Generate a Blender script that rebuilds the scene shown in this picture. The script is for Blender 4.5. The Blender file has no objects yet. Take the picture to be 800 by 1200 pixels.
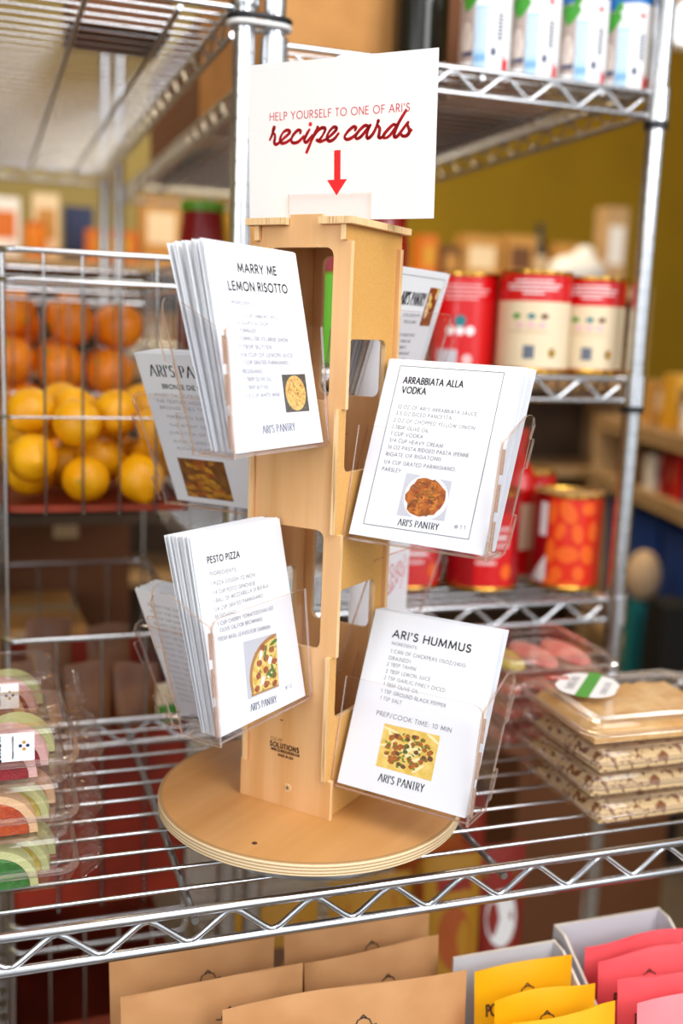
import bpy, bmesh, math, random
from mathutils import Vector, Matrix
from math import sin, cos, pi, radians

C = bpy.context.scene
COL = C.collection
ZO = 1.05            # height of the display shelf above the shop floor

# ---------------------------------------------------------------- camera
cd = bpy.data.cameras.new('camera'); cam = bpy.data.objects.new('camera', cd); COL.objects.link(cam)
yaw, pitch, roll = 0.3334, 0.1700, -0.0389
fw = Vector((sin(yaw)*cos(pitch), cos(yaw)*cos(pitch), -sin(pitch)))
rt = Vector((cos(yaw), -sin(yaw), 0)); dn = fw.cross(rt)
r2 = cos(roll)*rt + sin(roll)*dn; d2 = -sin(roll)*rt + cos(roll)*dn
cam.matrix_world = Matrix(((r2.x, -d2.x, -fw.x, -0.3083), (r2.y, -d2.y, -fw.y, -0.9537), (r2.z, -d2.z, -fw.z, 0.4982), (0, 0, 0, 1)))
cd.sensor_fit = 'VERTICAL'; cd.sensor_height = 36; cd.sensor_width = 24; cd.lens = 1228.04/1200*36
cd.dof.use_dof = True; cd.dof.focus_distance = 0.93; cd.dof.aperture_fstop = 2.4
cd.clip_start = 0.02
C.camera = cam

# ---------------------------------------------------------------- world and lights
W = bpy.data.worlds.new('World'); C.world = W; W.use_nodes = True
wt = W.node_tree; bg = wt.nodes['Background']
# invented bright and dark upright bands, added to give the chrome contrast
def wmath(op, a, b=None):
    n = wt.nodes.new('ShaderNodeMath'); n.operation = op
    for k, v in enumerate((a, b)):
        if v is None: continue
        if isinstance(v, (int, float)): n.inputs[k].default_value = v
        else: wt.links.new(v, n.inputs[k])
    return n.outputs[0]
wtc = wt.nodes.new('ShaderNodeTexCoord'); wsp = wt.nodes.new('ShaderNodeSeparateXYZ'); wt.links.new(wtc.outputs['Generated'], wsp.inputs[0])
az = wmath('ARCTAN2', wsp.outputs[0], wmath('MULTIPLY', wsp.outputs[1], -1.0))
fr = wmath('ABSOLUTE', wmath('SUBTRACT', wmath('FRACT', wmath('ADD', wmath('MULTIPLY', az, 1.35), .12)), .5))
bright_band = wmath('LESS_THAN', fr, .30)
tall = wmath('MULTIPLY', wmath('LESS_THAN', wsp.outputs[2], .62), wmath('GREATER_THAN', wsp.outputs[2], -.16))
mask = wmath('MULTIPLY', bright_band, tall)
bg.inputs[0].default_value = (0.93, 0.96, 1.0, 1)
wt.links.new(wmath('ADD', wmath('MULTIPLY', mask, 1.95), .30), bg.inputs[1])

def area(name, loc, target, size, power, color, sizey=None):
    l = bpy.data.lights.new(name, 'AREA'); l.energy = power; l.color = color
    l.shape = 'RECTANGLE'; l.size = size; l.size_y = sizey or size
    o = bpy.data.objects.new(name, l); COL.objects.link(o); o.location = loc
    o.rotation_euler = (Vector(target) - Vector(loc)).to_track_quat('-Z', 'Y').to_euler()
    return o
area('front_window_light', (0.9, -2.3, 1.9), (0.1, 0, 0.3), 1.8, 88, (0.99, 0.99, 1))
area('ceiling_light_near', (-0.1, -0.75, 2.3), (-0.05, -0.1, 0), 1.4, 34, (1, 0.985, 0.965))
area('left_fill_light', (-2.2, -1.7, 1.0), (-0.1, 0.1, 0.2), 1.4, 30, (0.97, 0.98, 1))  # added fill to brighten the left-facing cards, not a real window
area('ceiling_light_back', (0.9, 2.3, 2.35), (1.1, 2.6, 0), 1.6, 75, (1, 0.82, 0.52))
area('ceiling_light_left', (-1.2, 2.2, 2.3), (-0.4, 2.4, 0), 1.2, 45, (1, 0.84, 0.58))
C.view_settings.view_transform = 'Standard'; C.view_settings.look = 'None'
C.view_settings.exposure = -0.40; C.view_settings.gamma = 1; C.view_settings.use_curve_mapping = False
C.cycles.transparent_max_bounces = 32
C.cycles.max_bounces = 10

# ---------------------------------------------------------------- materials
def lin(h):
    if isinstance(h, str):
        h = h.lstrip('#'); c = [int(h[i:i+2], 16)/255 for i in (0, 2, 4)]
        return tuple(v/12.92 if v <= .04045 else ((v+.055)/1.055)**2.4 for v in c)
    return h
M = {}
def mat(name, col, rough=.5, metal=0.0, col2=None, scale=40, stretch=(1, 1, 1), bump=0, bscale=60, spec=.5, trans=0, detail=3, lo=.35, hi=.65, sss=0, coat=0):
    m = bpy.data.materials.new(name); m.use_nodes = True; nt = m.node_tree; n = nt.nodes; b = n['Principled BSDF']
    b.inputs['Base Color'].default_value = (*lin(col), 1); b.inputs['Roughness'].default_value = rough
    b.inputs['Metallic'].default_value = metal; b.inputs['Specular IOR Level'].default_value = spec
    b.inputs['Transmission Weight'].default_value = trans
    if coat: b.inputs['Coat Weight'].default_value = coat
    if sss: b.inputs['Subsurface Weight'].default_value = sss; b.inputs['Subsurface Radius'].default_value = (.01, .006, .003)
    if col2 or bump:
        tc = n.new('ShaderNodeTexCoord'); mp = n.new('ShaderNodeMapping'); mp.inputs['Scale'].default_value = stretch
        nt.links.new(tc.outputs['Object'], mp.inputs['Vector'])
    if col2:
        tx = n.new('ShaderNodeTexNoise'); tx.inputs['Scale'].default_value = scale; tx.inputs['Detail'].default_value = detail
        nt.links.new(mp.outputs[0], tx.inputs['Vector'])
        rp = n.new('ShaderNodeValToRGB'); rp.color_ramp.elements[0].position = lo; rp.color_ramp.elements[1].position = hi
        rp.color_ramp.elements[0].color = (*lin(col), 1); rp.color_ramp.elements[1].color = (*lin(col2), 1)
        nt.links.new(tx.outputs['Fac'], rp.inputs[0]); nt.links.new(rp.outputs[0], b.inputs['Base Color'])
    if bump:
        t2 = n.new('ShaderNodeTexNoise'); t2.inputs['Scale'].default_value = bscale; nt.links.new(mp.outputs[0], t2.inputs['Vector'])
        bp = n.new('ShaderNodeBump'); bp.inputs['Strength'].default_value = bump; bp.inputs['Distance'].default_value = .002
        nt.links.new(t2.outputs['Fac'], bp.inputs['Height']); nt.links.new(bp.outputs[0], b.inputs['Normal'])
    M[name] = m; return m
def clear(name, tint, refl=.06, rough=.04, edge=.45, body=None, bodyfac=0.0, rim=None):
    """thin clear plastic: see-through, mirror glint rising at grazing angles, optional milky body and a rim tint seen edge-on"""
    m = bpy.data.materials.new(name); m.use_nodes = True; nt = m.node_tree; n = nt.nodes
    n.remove(n['Principled BSDF']); out = n['Material Output']
    tr = n.new('ShaderNodeBsdfTransparent'); tr.inputs[0].default_value = (*lin(tint), 1)
    gl = n.new('ShaderNodeBsdfGlossy'); gl.inputs['Roughness'].default_value = rough; gl.inputs[0].default_value = (1, 1, 1, 1)
    lw = n.new('ShaderNodeLayerWeight'); lw.inputs[0].default_value = .30
    pw = n.new('ShaderNodeMath'); pw.operation = 'POWER'; pw.inputs[1].default_value = 3.2; nt.links.new(lw.outputs['Facing'], pw.inputs[0])
    mr = n.new('ShaderNodeMapRange'); mr.inputs[3].default_value = refl; mr.inputs[4].default_value = edge
    nt.links.new(pw.outputs[0], mr.inputs[0])
    base = tr.outputs[0]
    if body:
        df = n.new('ShaderNodeBsdfDiffuse'); df.inputs[0].default_value = (*lin(body), 1)
        m1 = n.new('ShaderNodeMixShader'); m1.inputs[0].default_value = bodyfac
        nt.links.new(tr.outputs[0], m1.inputs[1]); nt.links.new(df.outputs[0], m1.inputs[2]); base = m1.outputs[0]
    mx = n.new('ShaderNodeMixShader'); nt.links.new(mr.outputs[0], mx.inputs[0]); nt.links.new(base, mx.inputs[1]); nt.links.new(gl.outputs[0], mx.inputs[2])
    nt.links.new(mx.outputs[0], out.inputs[0]); M[name] = m; return m
def banded(name, c1, c2, scale, axis='Z', rough=.6):
    m = mat(name, c1, rough); nt = m.node_tree; n = nt.nodes
    tc = n.new('ShaderNodeTexCoord'); wv = n.new('ShaderNodeTexWave'); wv.bands_direction = axis; wv.inputs['Scale'].default_value = scale
    wv.inputs['Distortion'].default_value = .6; wv.inputs['Detail Scale'].default_value = 8
    rp = n.new('ShaderNodeValToRGB'); rp.color_ramp.elements[0].color = (*lin(c2), 1); rp.color_ramp.elements[1].color = (*lin(c1), 1)
    rp.color_ramp.elements[0].position = .1; rp.color_ramp.elements[1].position = .45
    nt.links.new(tc.outputs['Object'], wv.inputs[0]); nt.links.new(wv.outputs['Fac'], rp.inputs[0]); nt.links.new(rp.outputs[0], n['Principled BSDF'].inputs['Base Color'])
    return m
mat('chrome', '#d3d6da', .22, 1.0)
mat('chrome_dull', '#b9bcc0', .34, 1.0)
mat('black_plastic', '#15171c', .4)
mat('white_plastic', '#e6e6e6', .5)
mat('wood', '#e6b783', .42, col2='#d39c60', scale=55, stretch=(1, 1, .07), detail=5, lo=.25, hi=.75, spec=.4)
mat('wood_base', '#d6a165', .36, col2='#c08645', scale=34, stretch=(.08, 1, 1), detail=5, lo=.25, hi=.78, spec=.45)
mat('hardboard', '#dba75c', .55, col2='#d09a50', scale=900, detail=3)
banded('ply_edge', '#ecd6ae', '#b08a5a', 105)
mat('wood_edge', '#ecc793', .5, col2='#a8774a', scale=160, stretch=(4, 4, .1), lo=.52, hi=.75)
clear('acrylic', '#fcfcfd', .012, .02, .45)
clear('acrylic_edge', '#e2c9b8', .16, .08, .6, '#e9d3c6', .28)
clear('pet', '#f9f6f4', .05, .07, .8, '#fff2e6', .012)
clear('pet_rim', '#f0e8e2', .30, .10, .9, '#f7eee8', .12)
clear('bag_film', '#f2e6e0', .10, .15, .5, '#f0d8cc', .08)
mat('paper', '#eef1f6', .55, spec=.3)
mat('paper_sign', '#f3f2f0', .5, spec=.3)
mat('ink', '#15161c', .6); mat('ink_grey', '#666d7c', .6); mat('ink_mid', '#2a2d35', .6); mat('ink_navy', '#3b4160', .6)
mat('ink_red', '#e0101a', .6); mat('ink_brown', '#4a2a18', .6); mat('ink_pale', '#f2d9d4', .6); mat('ink_rose', '#c4707c', .6)
mat('white', '#f2f2f2', .5); mat('cream', '#ecd9b6', .45); mat('tin_red', '#d40c14', .28, spec=.6); mat('tin_dark_red', '#a10d18', .3)
mat('gold', '#d8a84a', .25, 1.0); mat('tin_metal', '#d9cbb0', .25, 1.0)
mat('sky_blue', '#b4d4ee', .4); mat('mid_blue', '#7db0da', .4); mat('deep_blue', '#1d6fb8', .4); mat('navy', '#20305e', .5); mat('leaf', '#3f9a2c', .5)
mat('coconut', '#e6dad2', .5, col2='#cfc0b6', scale=50); mat('coconut_shell', '#7a5a48', .6); mat('warm_grey', '#b9a79e', .45)
mat('tomato_red', '#e02a12', .3); mat('tomato_orange', '#f0641c', .35)
mat('lemon', '#f2b002', .38, col2='#eaa000', scale=25, bump=.5, bscale=260, spec=.5)
mat('brown_outline', '#8a6a58', .6)
mat('lemon_tip', '#c99416', .6)
mat('orange', '#f08c12', .42, col2='#e47a0c', scale=20, bump=.4, bscale=200)
mat('liner_red', '#9c2a0c', .6, col2='#7d2008', scale=8)
mat('liner_rust', '#8e2e0c', .6, col2='#78260a', scale=10)
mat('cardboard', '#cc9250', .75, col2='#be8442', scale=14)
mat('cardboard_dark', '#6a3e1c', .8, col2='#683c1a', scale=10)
mat('kraft', '#cf9a66', .7, col2='#c28c58', scale=18, bump=.8, bscale=22)
mat('brown_pack', '#6a4026', .5, col2='#8a5a34', scale=14)
mat('yellow_pouch', '#f6b404', .42, col2='#eba806', scale=10, bump=.3, bscale=25)
mat('red_pouch', '#f8646a', .42, col2='#f0585e', scale=10, bump=.3, bscale=25)
mat('pink_pouch', '#fb9298', .42, col2='#f5858c', scale=10, bump=.3, bscale=25)
mat('tray_white', '#d6d6dc', .6); mat('tray_edge', '#e8dccb', .7)
mat('jelly_red', '#8e0620', .3, col2='#a8102c', scale=120, bump=.8, bscale=500, sss=.2)
mat('jelly_orange', '#b83c06', .3, col2='#cc540c', scale=120, bump=.8, bscale=500, sss=.2)
mat('jelly_green', '#1f6a1c', .3, col2='#2f8428', scale=120, bump=.8, bscale=500, sss=.2)
mat('jelly_yellow', '#cdb84e', .35, col2='#dcca6c', scale=120, bump=.8, bscale=500, sss=.2)
mat('rind_pink', '#efc4c4', .45, bump=.6, bscale=500); mat('rind_peach', '#efc79c', .45, bump=.6, bscale=500)
mat('rind_lime', '#cfd79a', .45, bump=.6, bscale=500)
mat('halva', '#ecd3a0', .5, col2='#8a4e1c', scale=130, detail=3, lo=.53, hi=.62, bump=1, bscale=150)
mat('halva_plain', '#ecc98c', .5, col2='#d9a862', scale=40, detail=5, bump=.6, bscale=120)
mat('pink_meat', '#dc7a74', .4, col2='#efb8a8', scale=30, detail=4)
mat('green_label', '#3f9a28', .5); mat('label_red', '#c8401c', .5)
mat('olive_wall', '#9c7e02', .8, col2='#927602', scale=2)
mat('olive_wall_left', '#a09058', .8); mat('beige', '#c6a67c', .7, col2='#b89468', scale=6); mat('dark_wood', '#4a3520', .7, col2='#3c2a18', scale=6)
mat('floor_concrete', '#7a6a58', .6, col2='#6c5c4c', scale=3); mat('ceiling_white', '#bd9058', .8)
mat('jar_red', '#8c0f16', .25, spec=.6); mat('jar_green', '#5aa81c', .4); mat('dark_glass', '#1c1c16', .15)
mat('bag_red_shaded', '#8e2010', .45); mat('bag_yellow_shaded', '#b07c10', .45); mat('bag_orange_shaded', '#a84e10', .45)  # bag colours darkened to carry the shade under the shelves
mat('teal', '#1f7f86', .5); mat('blue_bin', '#123f8c', .5); mat('black_matte', '#121110', .7); mat('sand', '#c8a884', .8)
mat('tan_box', '#c29048', .6); mat('orange_box', '#d8741c', .55); mat('amber', '#d8a024', .45); mat('rose', '#c8506a', .5); mat('brown', '#6a4426', .6)
mat('photo_grey', '#c9ccd4', .5); mat('photo_dark', '#5c564e', .5, col2='#3c3832', scale=300)
mat('risotto', '#f0cf7a', .5, col2='#d2a048', scale=260, detail=4); mat('pasta_sauce', '#c06a1c', .45, col2='#8a3c0c', scale=160, detail=4)
mat('penne', '#d98a2c', .45, col2='#b4601a', scale=200); mat('hummus', '#f0d274', .5, col2='#e0b848', scale=120)
mat('cream_swirl', '#f7e8ae', .5); mat('chickpea', '#b8681c', .45, col2='#94500f', scale=250); mat('herb', '#4c7a1c', .5); mat('pizza_cheese', '#f2dc84', .5, col2='#d8b03c', scale=160)
mat('pizza_crust', '#b07a3c', .6); mat('pepperoni', '#b4601c', .5, col2='#8c3c10', scale=200); mat('fusilli', '#d69a20', .45, col2='#a86a10', scale=160); mat('fusilli_dark', '#6a3c0c', .6, col2='#8a5414', scale=120)
mat('chowder', '#a04c14', .5, col2='#7a300c', scale=120)

# ---------------------------------------------------------------- mesh building
class MB:
    def __init__(s): s.v = []; s.f = []; s.m = []; s.sm = []
    def add(s, vs, fs, mi=0, smooth=False):
        o = len(s.v); s.v += [Vector(v) for v in vs]
        for f in fs: s.f.append([o+i for i in f]); s.m.append(mi); s.sm.append(smooth)
    def box(s, c, d, mi=0, rot=None):
        c = Vector(c); x, y, z = (k/2 for k in d)
        vs = [Vector((sx*x, sy*y, sz*z)) for sz in (-1, 1) for sy in (-1, 1) for sx in (-1, 1)]
        if rot is not None: vs = [rot @ v for v in vs]
        s.add([c+v for v in vs], [(0, 2, 3, 1), (4, 5, 7, 6), (0, 1, 5, 4), (2, 6, 7, 3), (0, 4, 6, 2), (1, 3, 7, 5)], mi)
    def tube(s, pts, r, n=8, mi=0, closed=False, caps=True):
        pts = [Vector(p) for p in pts]; N = len(pts); rings = []
        up = Vector((0, 0, 1))
        for i, p in enumerate(pts):
            a = pts[(i-1) % N] if (closed or i > 0) else p; b = pts[(i+1) % N] if (closed or i < N-1) else p
            t = (b-a).normalized()
            ref = up if abs(t.z) < .95 else Vector((0, 1, 0))
            x = t.cross(ref).normalized(); y = x.cross(t).normalized()
            rr = r[i] if isinstance(r, (list, tuple)) else r
            rings.append([p + x*rr*cos(2*pi*k/n) + y*rr*sin(2*pi*k/n) for k in range(n)])
        vs = [v for R in rings for v in R]; fs = []
        for i in range(N if closed else N-1):
            j = (i+1) % N
            for k in range(n): fs.append((i*n+k, i*n+(k+1) % n, j*n+(k+1) % n, j*n+k))
        s.add(vs, fs, mi, True)
        if caps and not closed:
            s.add(rings[0], [tuple(range(n))], mi); s.add(rings[-1], [tuple(reversed(range(n)))], mi)
    def lathe(s, prof, c=(0, 0, 0), n=32, mi=0, a0=0, smooth=True, mis=None):
        c = Vector(c)
        for i in range(len(prof)-1):
            (r0, z0), (r1, z1) = prof[i], prof[i+1]
            vs = []; fs = []
            for k in range(n):
                a = a0+2*pi*k/n; vs += [c+Vector((r0*cos(a), r0*sin(a), z0)), c+Vector((r1*cos(a), r1*sin(a), z1))]
            for k in range(n):
                j = (k+1) % n; fs.append((2*k, 2*j, 2*j+1, 2*k+1))
            s.add(vs, fs, mis[i] if mis else mi, smooth)
    def loft(s, rings, mi=0, smooth=True, cap0=False, cap1=False, mis=None):
        n = len(rings[0])
        for i in range(len(rings)-1):
            s.add(list(rings[i])+list(rings[i+1]), [(k, (k+1) % n, n+(k+1) % n, n+k) for k in range(n)], mis[i] if mis else mi, smooth)
        if cap0: s.add(rings[0], [tuple(reversed(range(n)))], mis[0] if mis else mi)
        if cap1: s.add(rings[-1], [tuple(range(n))], mis[-1] if mis else mi)
    def slab(s, pts, O, A, B, th, mi=0, mie=None):
        """flat polygon pts (a,b) at O+a*A+b*B, thickness th towards -A x B"""
        O, A, B = Vector(O), Vector(A), Vector(B); n = A.cross(B).normalized()*th; mie = mi if mie is None else mie
        f = [O+A*a+B*b for a, b in pts]; k = len(pts)
        s.add(f, [tuple(range(k))], mi); s.add([p-n for p in f], [tuple(reversed(range(k)))], mi)
        s.add(f+[p-n for p in f], [(i, k+i, k+(i+1) % k, (i+1) % k) for i in range(k)], mie)
    def sphere(s, c, r, n=16, m=10, mi=0, sc=(1, 1, 1), rot=None, prof=None):
        c = Vector(c); vs = []
        for i in range(m+1):
            t = pi*i/m
            for k in range(n):
                a = 2*pi*k/n; q = prof(t) if prof else (sin(t), cos(t))
                v = Vector((q[0]*cos(a)*sc[0], q[0]*sin(a)*sc[1], q[1]*sc[2]))*r
                vs.append(c+(rot @ v if rot is not None else v))
        s.add(vs, [(i*n+k, (i+1)*n+k, (i+1)*n+(k+1) % n, i*n+(k+1) % n) for i in range(m) for k in range(n)], mi, True)
    def build(s, name, mats, parent=None, org=(0, 0, 0), matrix=None):
        me = bpy.data.meshes.new(name); org = Vector(org)
        inv = matrix.inverted() if matrix is not None else None
        me.from_pydata([(inv @ v if inv is not None else v-org) for v in s.v], [], s.f)
        for mm in (mats if isinstance(mats, (list, tuple)) else [mats]): me.materials.append(M[mm])
        me.polygons.foreach_set('material_index', s.m); me.polygons.foreach_set('use_smooth', s.sm); me.update()
        o = bpy.data.objects.new(name, me); COL.objects.link(o)
        if parent is not None: o.parent = parent
        else:
            if matrix is not None: o.matrix_world = matrix
            else: o.location = org
        return o
def tag(o, label=None, cat=None, group=None, kind=None):
    if label: o['label'] = label
    if cat: o['category'] = cat
    if group: o['group'] = group
    if kind: o['kind'] = kind
    return o
def thing(name, loc, label, cat, group=None, rz=0):
    o = bpy.data.objects.new(name, None); COL.objects.link(o); o.location = loc; o.rotation_euler = (0, 0, rz); o.empty_display_size = .05
    return tag(o, label, cat, group)
KIDS = {}
def copy_tree(o, loc=None, rz=None, label=None, group=None):
    c = o.copy(); COL.objects.link(c)
    if loc is not None: c.location = loc
    if rz is not None: c.rotation_euler = (0, 0, rz)
    if label: c['label'] = label
    if group: c['group'] = group
    for ch in list(o.children):
        k = ch.copy(); COL.objects.link(k); k.parent = c
        for g in ch.children:
            q = g.copy(); COL.objects.link(q); q.parent = k
    return c
def rrect(hx, hy, r, z, cx=0, cy=0, k=5):
    P = []
    for sx, sy, a0 in ((1, 1, 0), (-1, 1, 90), (-1, -1, 180), (1, -1, 270)):
        for i in range(k+1):
            a = radians(a0+90*i/k); P.append(Vector((cx+sx*(hx-r)+r*cos(a), cy+sy*(hy-r)+r*sin(a), z)))
    return P

# ---------------------------------------------------------------- lettering: single-stroke capitals
def arc(cx, cy, rx, ry, a0, a1, n=8): return [(cx+rx*cos(radians(a0+(a1-a0)*i/n)), cy+ry*sin(radians(a0+(a1-a0)*i/n))) for i in range(n+1)]
G = {
'A': (.80, [[(0, 0), (.40, 1), (.80, 0)], [(.14, .34), (.66, .34)]]),
'B': (.52, [[(.02, 0), (.02, 1), (.26, 1)]+arc(.26, .77, .22, .23, 90, -90)+[(.02, .54)], [(.26, .54)]+arc(.26, .27, .26, .27, 90, -90)+[(.02, 0)]]),
'C': (.82, [arc(.5, .5, .48, .5, 48, 312, 14)]),
'D': (.74, [[(.02, 0), (.02, 1), (.24, 1)]+arc(.24, .5, .48, .5, 90, -90, 12)+[(.02, 0)]]),
'E': (.48, [[(.46, 1), (.02, 1), (.02, 0), (.46, 0)], [(.02, .52), (.42, .52)]]),
'F': (.46, [[(.46, 1), (.02, 1), (.02, 0)], [(.02, .52), (.42, .52)]]),
'G': (.92, [arc(.5, .5, .48, .5, 45, 360, 16)+[(.55, .5)]]),
'H': (.68, [[(.02, 0), (.02, 1)], [(.66, 0), (.66, 1)], [(.02, .52), (.66, .52)]]),
'I': (.08, [[(.04, 0), (.04, 1)]]),
'J': (.36, [[(.34, 1), (.34, .2)]+arc(.18, .2, .16, .2, 0, -150, 6)]),
'K': (.60, [[(.02, 0), (.02, 1)], [(.58, 1), (.02, .48)], [(.18, .62), (.6, 0)]]),
'L': (.42, [[(.02, 1), (.02, 0), (.42, 0)]]),
'M': (.92, [[(.02, 0), (.12, 1), (.46, .12), (.80, 1), (.90, 0)]]),
'N': (.72, [[(.02, 0), (.02, 1), (.70, 0), (.70, 1)]]),
'O': (1.0, [arc(.5, .5, .48, .5, 0, 360, 18)]),
'P': (.50, [[(.02, 0), (.02, 1), (.24, 1)]+arc(.24, .74, .24, .26, 90, -90)+[(.02, .48)]]),
'Q': (1.0, [arc(.5, .5, .48, .5, 0, 360, 18), [(.6, .3), (.95, -.05)]]),
'R': (.54, [[(.02, 0), (.02, 1), (.24, 1)]+arc(.24, .74, .24, .26, 90, -90)+[(.02, .48)], [(.22, .48), (.54, 0)]]),
'S': (.50, [arc(.26, .76, .20, .24, 30, 250, 9)+arc(.24, .26, .24, .26, 70, -150, 9)]),
'T': (.50, [[(0, 1), (.5, 1)], [(.25, 1), (.25, 0)]]),
'U': (.64, [[(.02, 1), (.02, .3)]+arc(.32, .3, .30, .3, 180, 360, 10)+[(.62, 1)]]),
'V': (.74, [[(0, 1), (.37, 0), (.74, 1)]]),
'W': (1.0, [[(0, 1), (.26, 0), (.5, .9), (.74, 0), (1, 1)]]),
'X': (.62, [[(0, 0), (.6, 1)], [(.02, 1), (.62, 0)]]),
'Y': (.64, [[(0, 1), (.32, .48), (.64, 1)], [(.32, .48), (.32, 0)]]),
'Z': (.58, [[(.02, 1), (.56, 1), (.02, 0), (.58, 0)]]),
'0': (.56, [arc(.28, .5, .26, .5, 0, 360, 14)]), '1': (.26, [[(.02, .82), (.18, 1), (.18, 0)]]),
'2': (.50, [arc(.25, .74, .22, .26, 165, -35, 8)+[(.02, 0), (.5, 0)]]),
'3': (.48, [arc(.22, .76, .2, .24, 150, -90, 8)+arc(.22, .26, .24, .26, 90, -150, 8)]),
'4': (.54, [[(.4, 0), (.4, 1), (.02, .3), (.54, .3)]]),
'5': (.50, [[(.44, 1), (.14, 1), (.06, .56)]+arc(.22, .32, .26, .32, 110, -150, 10)]),
'6': (.52, [[(.36, 1), (.06, .45)]+arc(.27, .29, .25, .29, 150, -210, 12)]),
'7': (.48, [[(0, 1), (.46, 1), (.12, 0)]]), '8': (.5, [arc(.25, .76, .19, .24, 0, 360, 10), arc(.25, .27, .24, .27, 0, 360, 10)]),
'9': (.52, [[(.16, 0), (.46, .55)]+arc(.25, .71, .25, .29, -30, 330, 12)]),
"'": (.08, [[(.04, 1), (.04, .76)]]), ',': (.1, [[(.06, .08), (.0, -.16)]]), '.': (.08, [[(.02, .03), (.07, .03)]]),
':': (.1, [[(.05, .02), (.05, .1)], [(.05, .55), (.05, .63)]]), '/': (.4, [[(.0, -.1), (.4, 1.05)]]), '(': (.22, [arc(.4, .45, .36, .62, 125, 235, 6)]), ')': (.22, [arc(-.18, .45, .36, .62, -55, 55, 6)]),
'#': (.6, [[(.18, 0), (.28, 1)], [(.38, 0), (.48, 1)], [(.02, .33), (.6, .33)], [(.02, .67), (.6, .67)]]), '-': (.3, [[(.02, .45), (.28, .45)]]),
}
def text_strokes(t, gap=.20, space=.36):
    x = 0; out = []
    for ch in t:
        if ch == ' ': x += space; continue
        w, st = G[ch]
        for s in st: out.append([(x+a, b) for a, b in s])
        x += w+gap
    return out, x-gap
def ribbon(mb, pts, w, mi, mp, contrast=False):
    """flat stroke along pts (2D); mp maps 2D to 3D"""
    for i in range(len(pts)-1):
        (x0, y0), (x1, y1) = pts[i], pts[i+1]; dx, dy = x1-x0, y1-y0; L = math.hypot(dx, dy)
        if L < 1e-9: continue
        dx /= L; dy /= L
        ww = w*(.22+1.0*abs(dy)) if contrast else w
        e = w*.22 if contrast else w*.38
        nx, ny = -dy*ww/2, dx*ww/2; ax, ay = dx*e, dy*e
        q = [(x0-ax-nx, y0-ay-ny), (x1+ax-nx, y1+ay-ny), (x1+ax+nx, y1+ay+ny), (x0-ax+nx, y0-ay+ny)]
        mb.add([mp(*p) for p in q], [(0, 1, 2, 3)], mi)
def text_line(mb, t, x0, y0, x1, y1, cap, w, mi, mp, contrast=False, gap=.2, space=.36):
    st, width = text_strokes(t, gap, space); L = math.hypot(x1-x0, y1-y0); sx = L/width; cx, cy = (x1-x0)/L, (y1-y0)/L
    for s in st:
        ribbon(mb, [(x0+cx*a*sx-cy*b*cap, y0+cy*a*sx+cx*b*cap) for a, b in s], w, mi, mp, contrast)
def smooth_pts(P, n=4):
    out = []
    for i in range(len(P)-1):
        p0 = P[max(i-1, 0)]; p1 = P[i]; p2 = P[i+1]; p3 = P[min(i+2, len(P)-1)]
        for k in range(n):
            t = k/n; f = lambda a, b, c, d: .5*(2*b+(c-a)*t+(2*a-5*b+4*c-d)*t*t+(3*b-a-3*c+d)*t**3)
            out.append((f(p0[0], p1[0], p2[0], p3[0]), f(p0[1], p1[1], p2[1], p3[1])))
    out.append(P[-1]); return out

# ================================================================ the room
def struct(name, c, d, m):
    mb = MB(); mb.box((0, 0, 0), d); return tag(mb.build(name, m, None), kind='structure'), c
for nm, c, d, m in (('floor', (0.4, .9, -1.10), (7.2, 7.4, .1), 'floor_concrete'), ('ceiling', (0.4, 1.6, 2.50), (7.2, 6.0, .1), 'ceiling_white'),
                    ('wall_left', (-3.15, 1.6, .70), (.1, 6.0, 3.5), 'olive_wall_left'), ('wall_right', (4.05, 1.6, .70), (.1, 6.0, 3.5), 'olive_wall')):
    o, cc = struct(nm, c, d, m); o.location = cc
# back wall: paler plaster on the left half, ochre paint on the right, with a daylight window high on the right
mb = MB()
WX0, WX1, WZ0, WZ1 = 2.92, 3.85, 2.10, 2.40
mb.box((-1.15, 4.25, .70), (3.9, .1, 3.5), 1)
mb.box(((.8+WX0)/2, 4.25, .70), (WX0-.8, .1, 3.5), 0)
mb.box(((WX0+WX1)/2, 4.25, (-1.05+WZ0)/2), (WX1-WX0, .1, WZ0+1.05), 0)
mb.box(((WX0+WX1)/2, 4.25, (2.45+WZ1)/2), (WX1-WX0, .1, 2.45-WZ1), 0)
mb.box(((WX1+4.0)/2, 4.25, .70), (4.0-WX1, .1, 3.5), 0)
tag(mb.build('wall_back', ['olive_wall', 'olive_wall_left']), kind='structure')
mb = MB()
for x in (WX0, (WX0+WX1)/2, WX1): mb.box((x, 4.22, (WZ0+WZ1)/2), (.03, .06, WZ1-WZ0))
for z in (WZ0, WZ1): mb.box(((WX0+WX1)/2, 4.22, z), (WX1-WX0+.03, .06, .03))
tag(mb.build('window_1', 'white_plastic'), kind='structure')
area('daylight_window_light', (3.38, 4.40, 2.25), (2.0, 2.0, .4), .9, 40, (1, .98, .94), .28)

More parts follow.
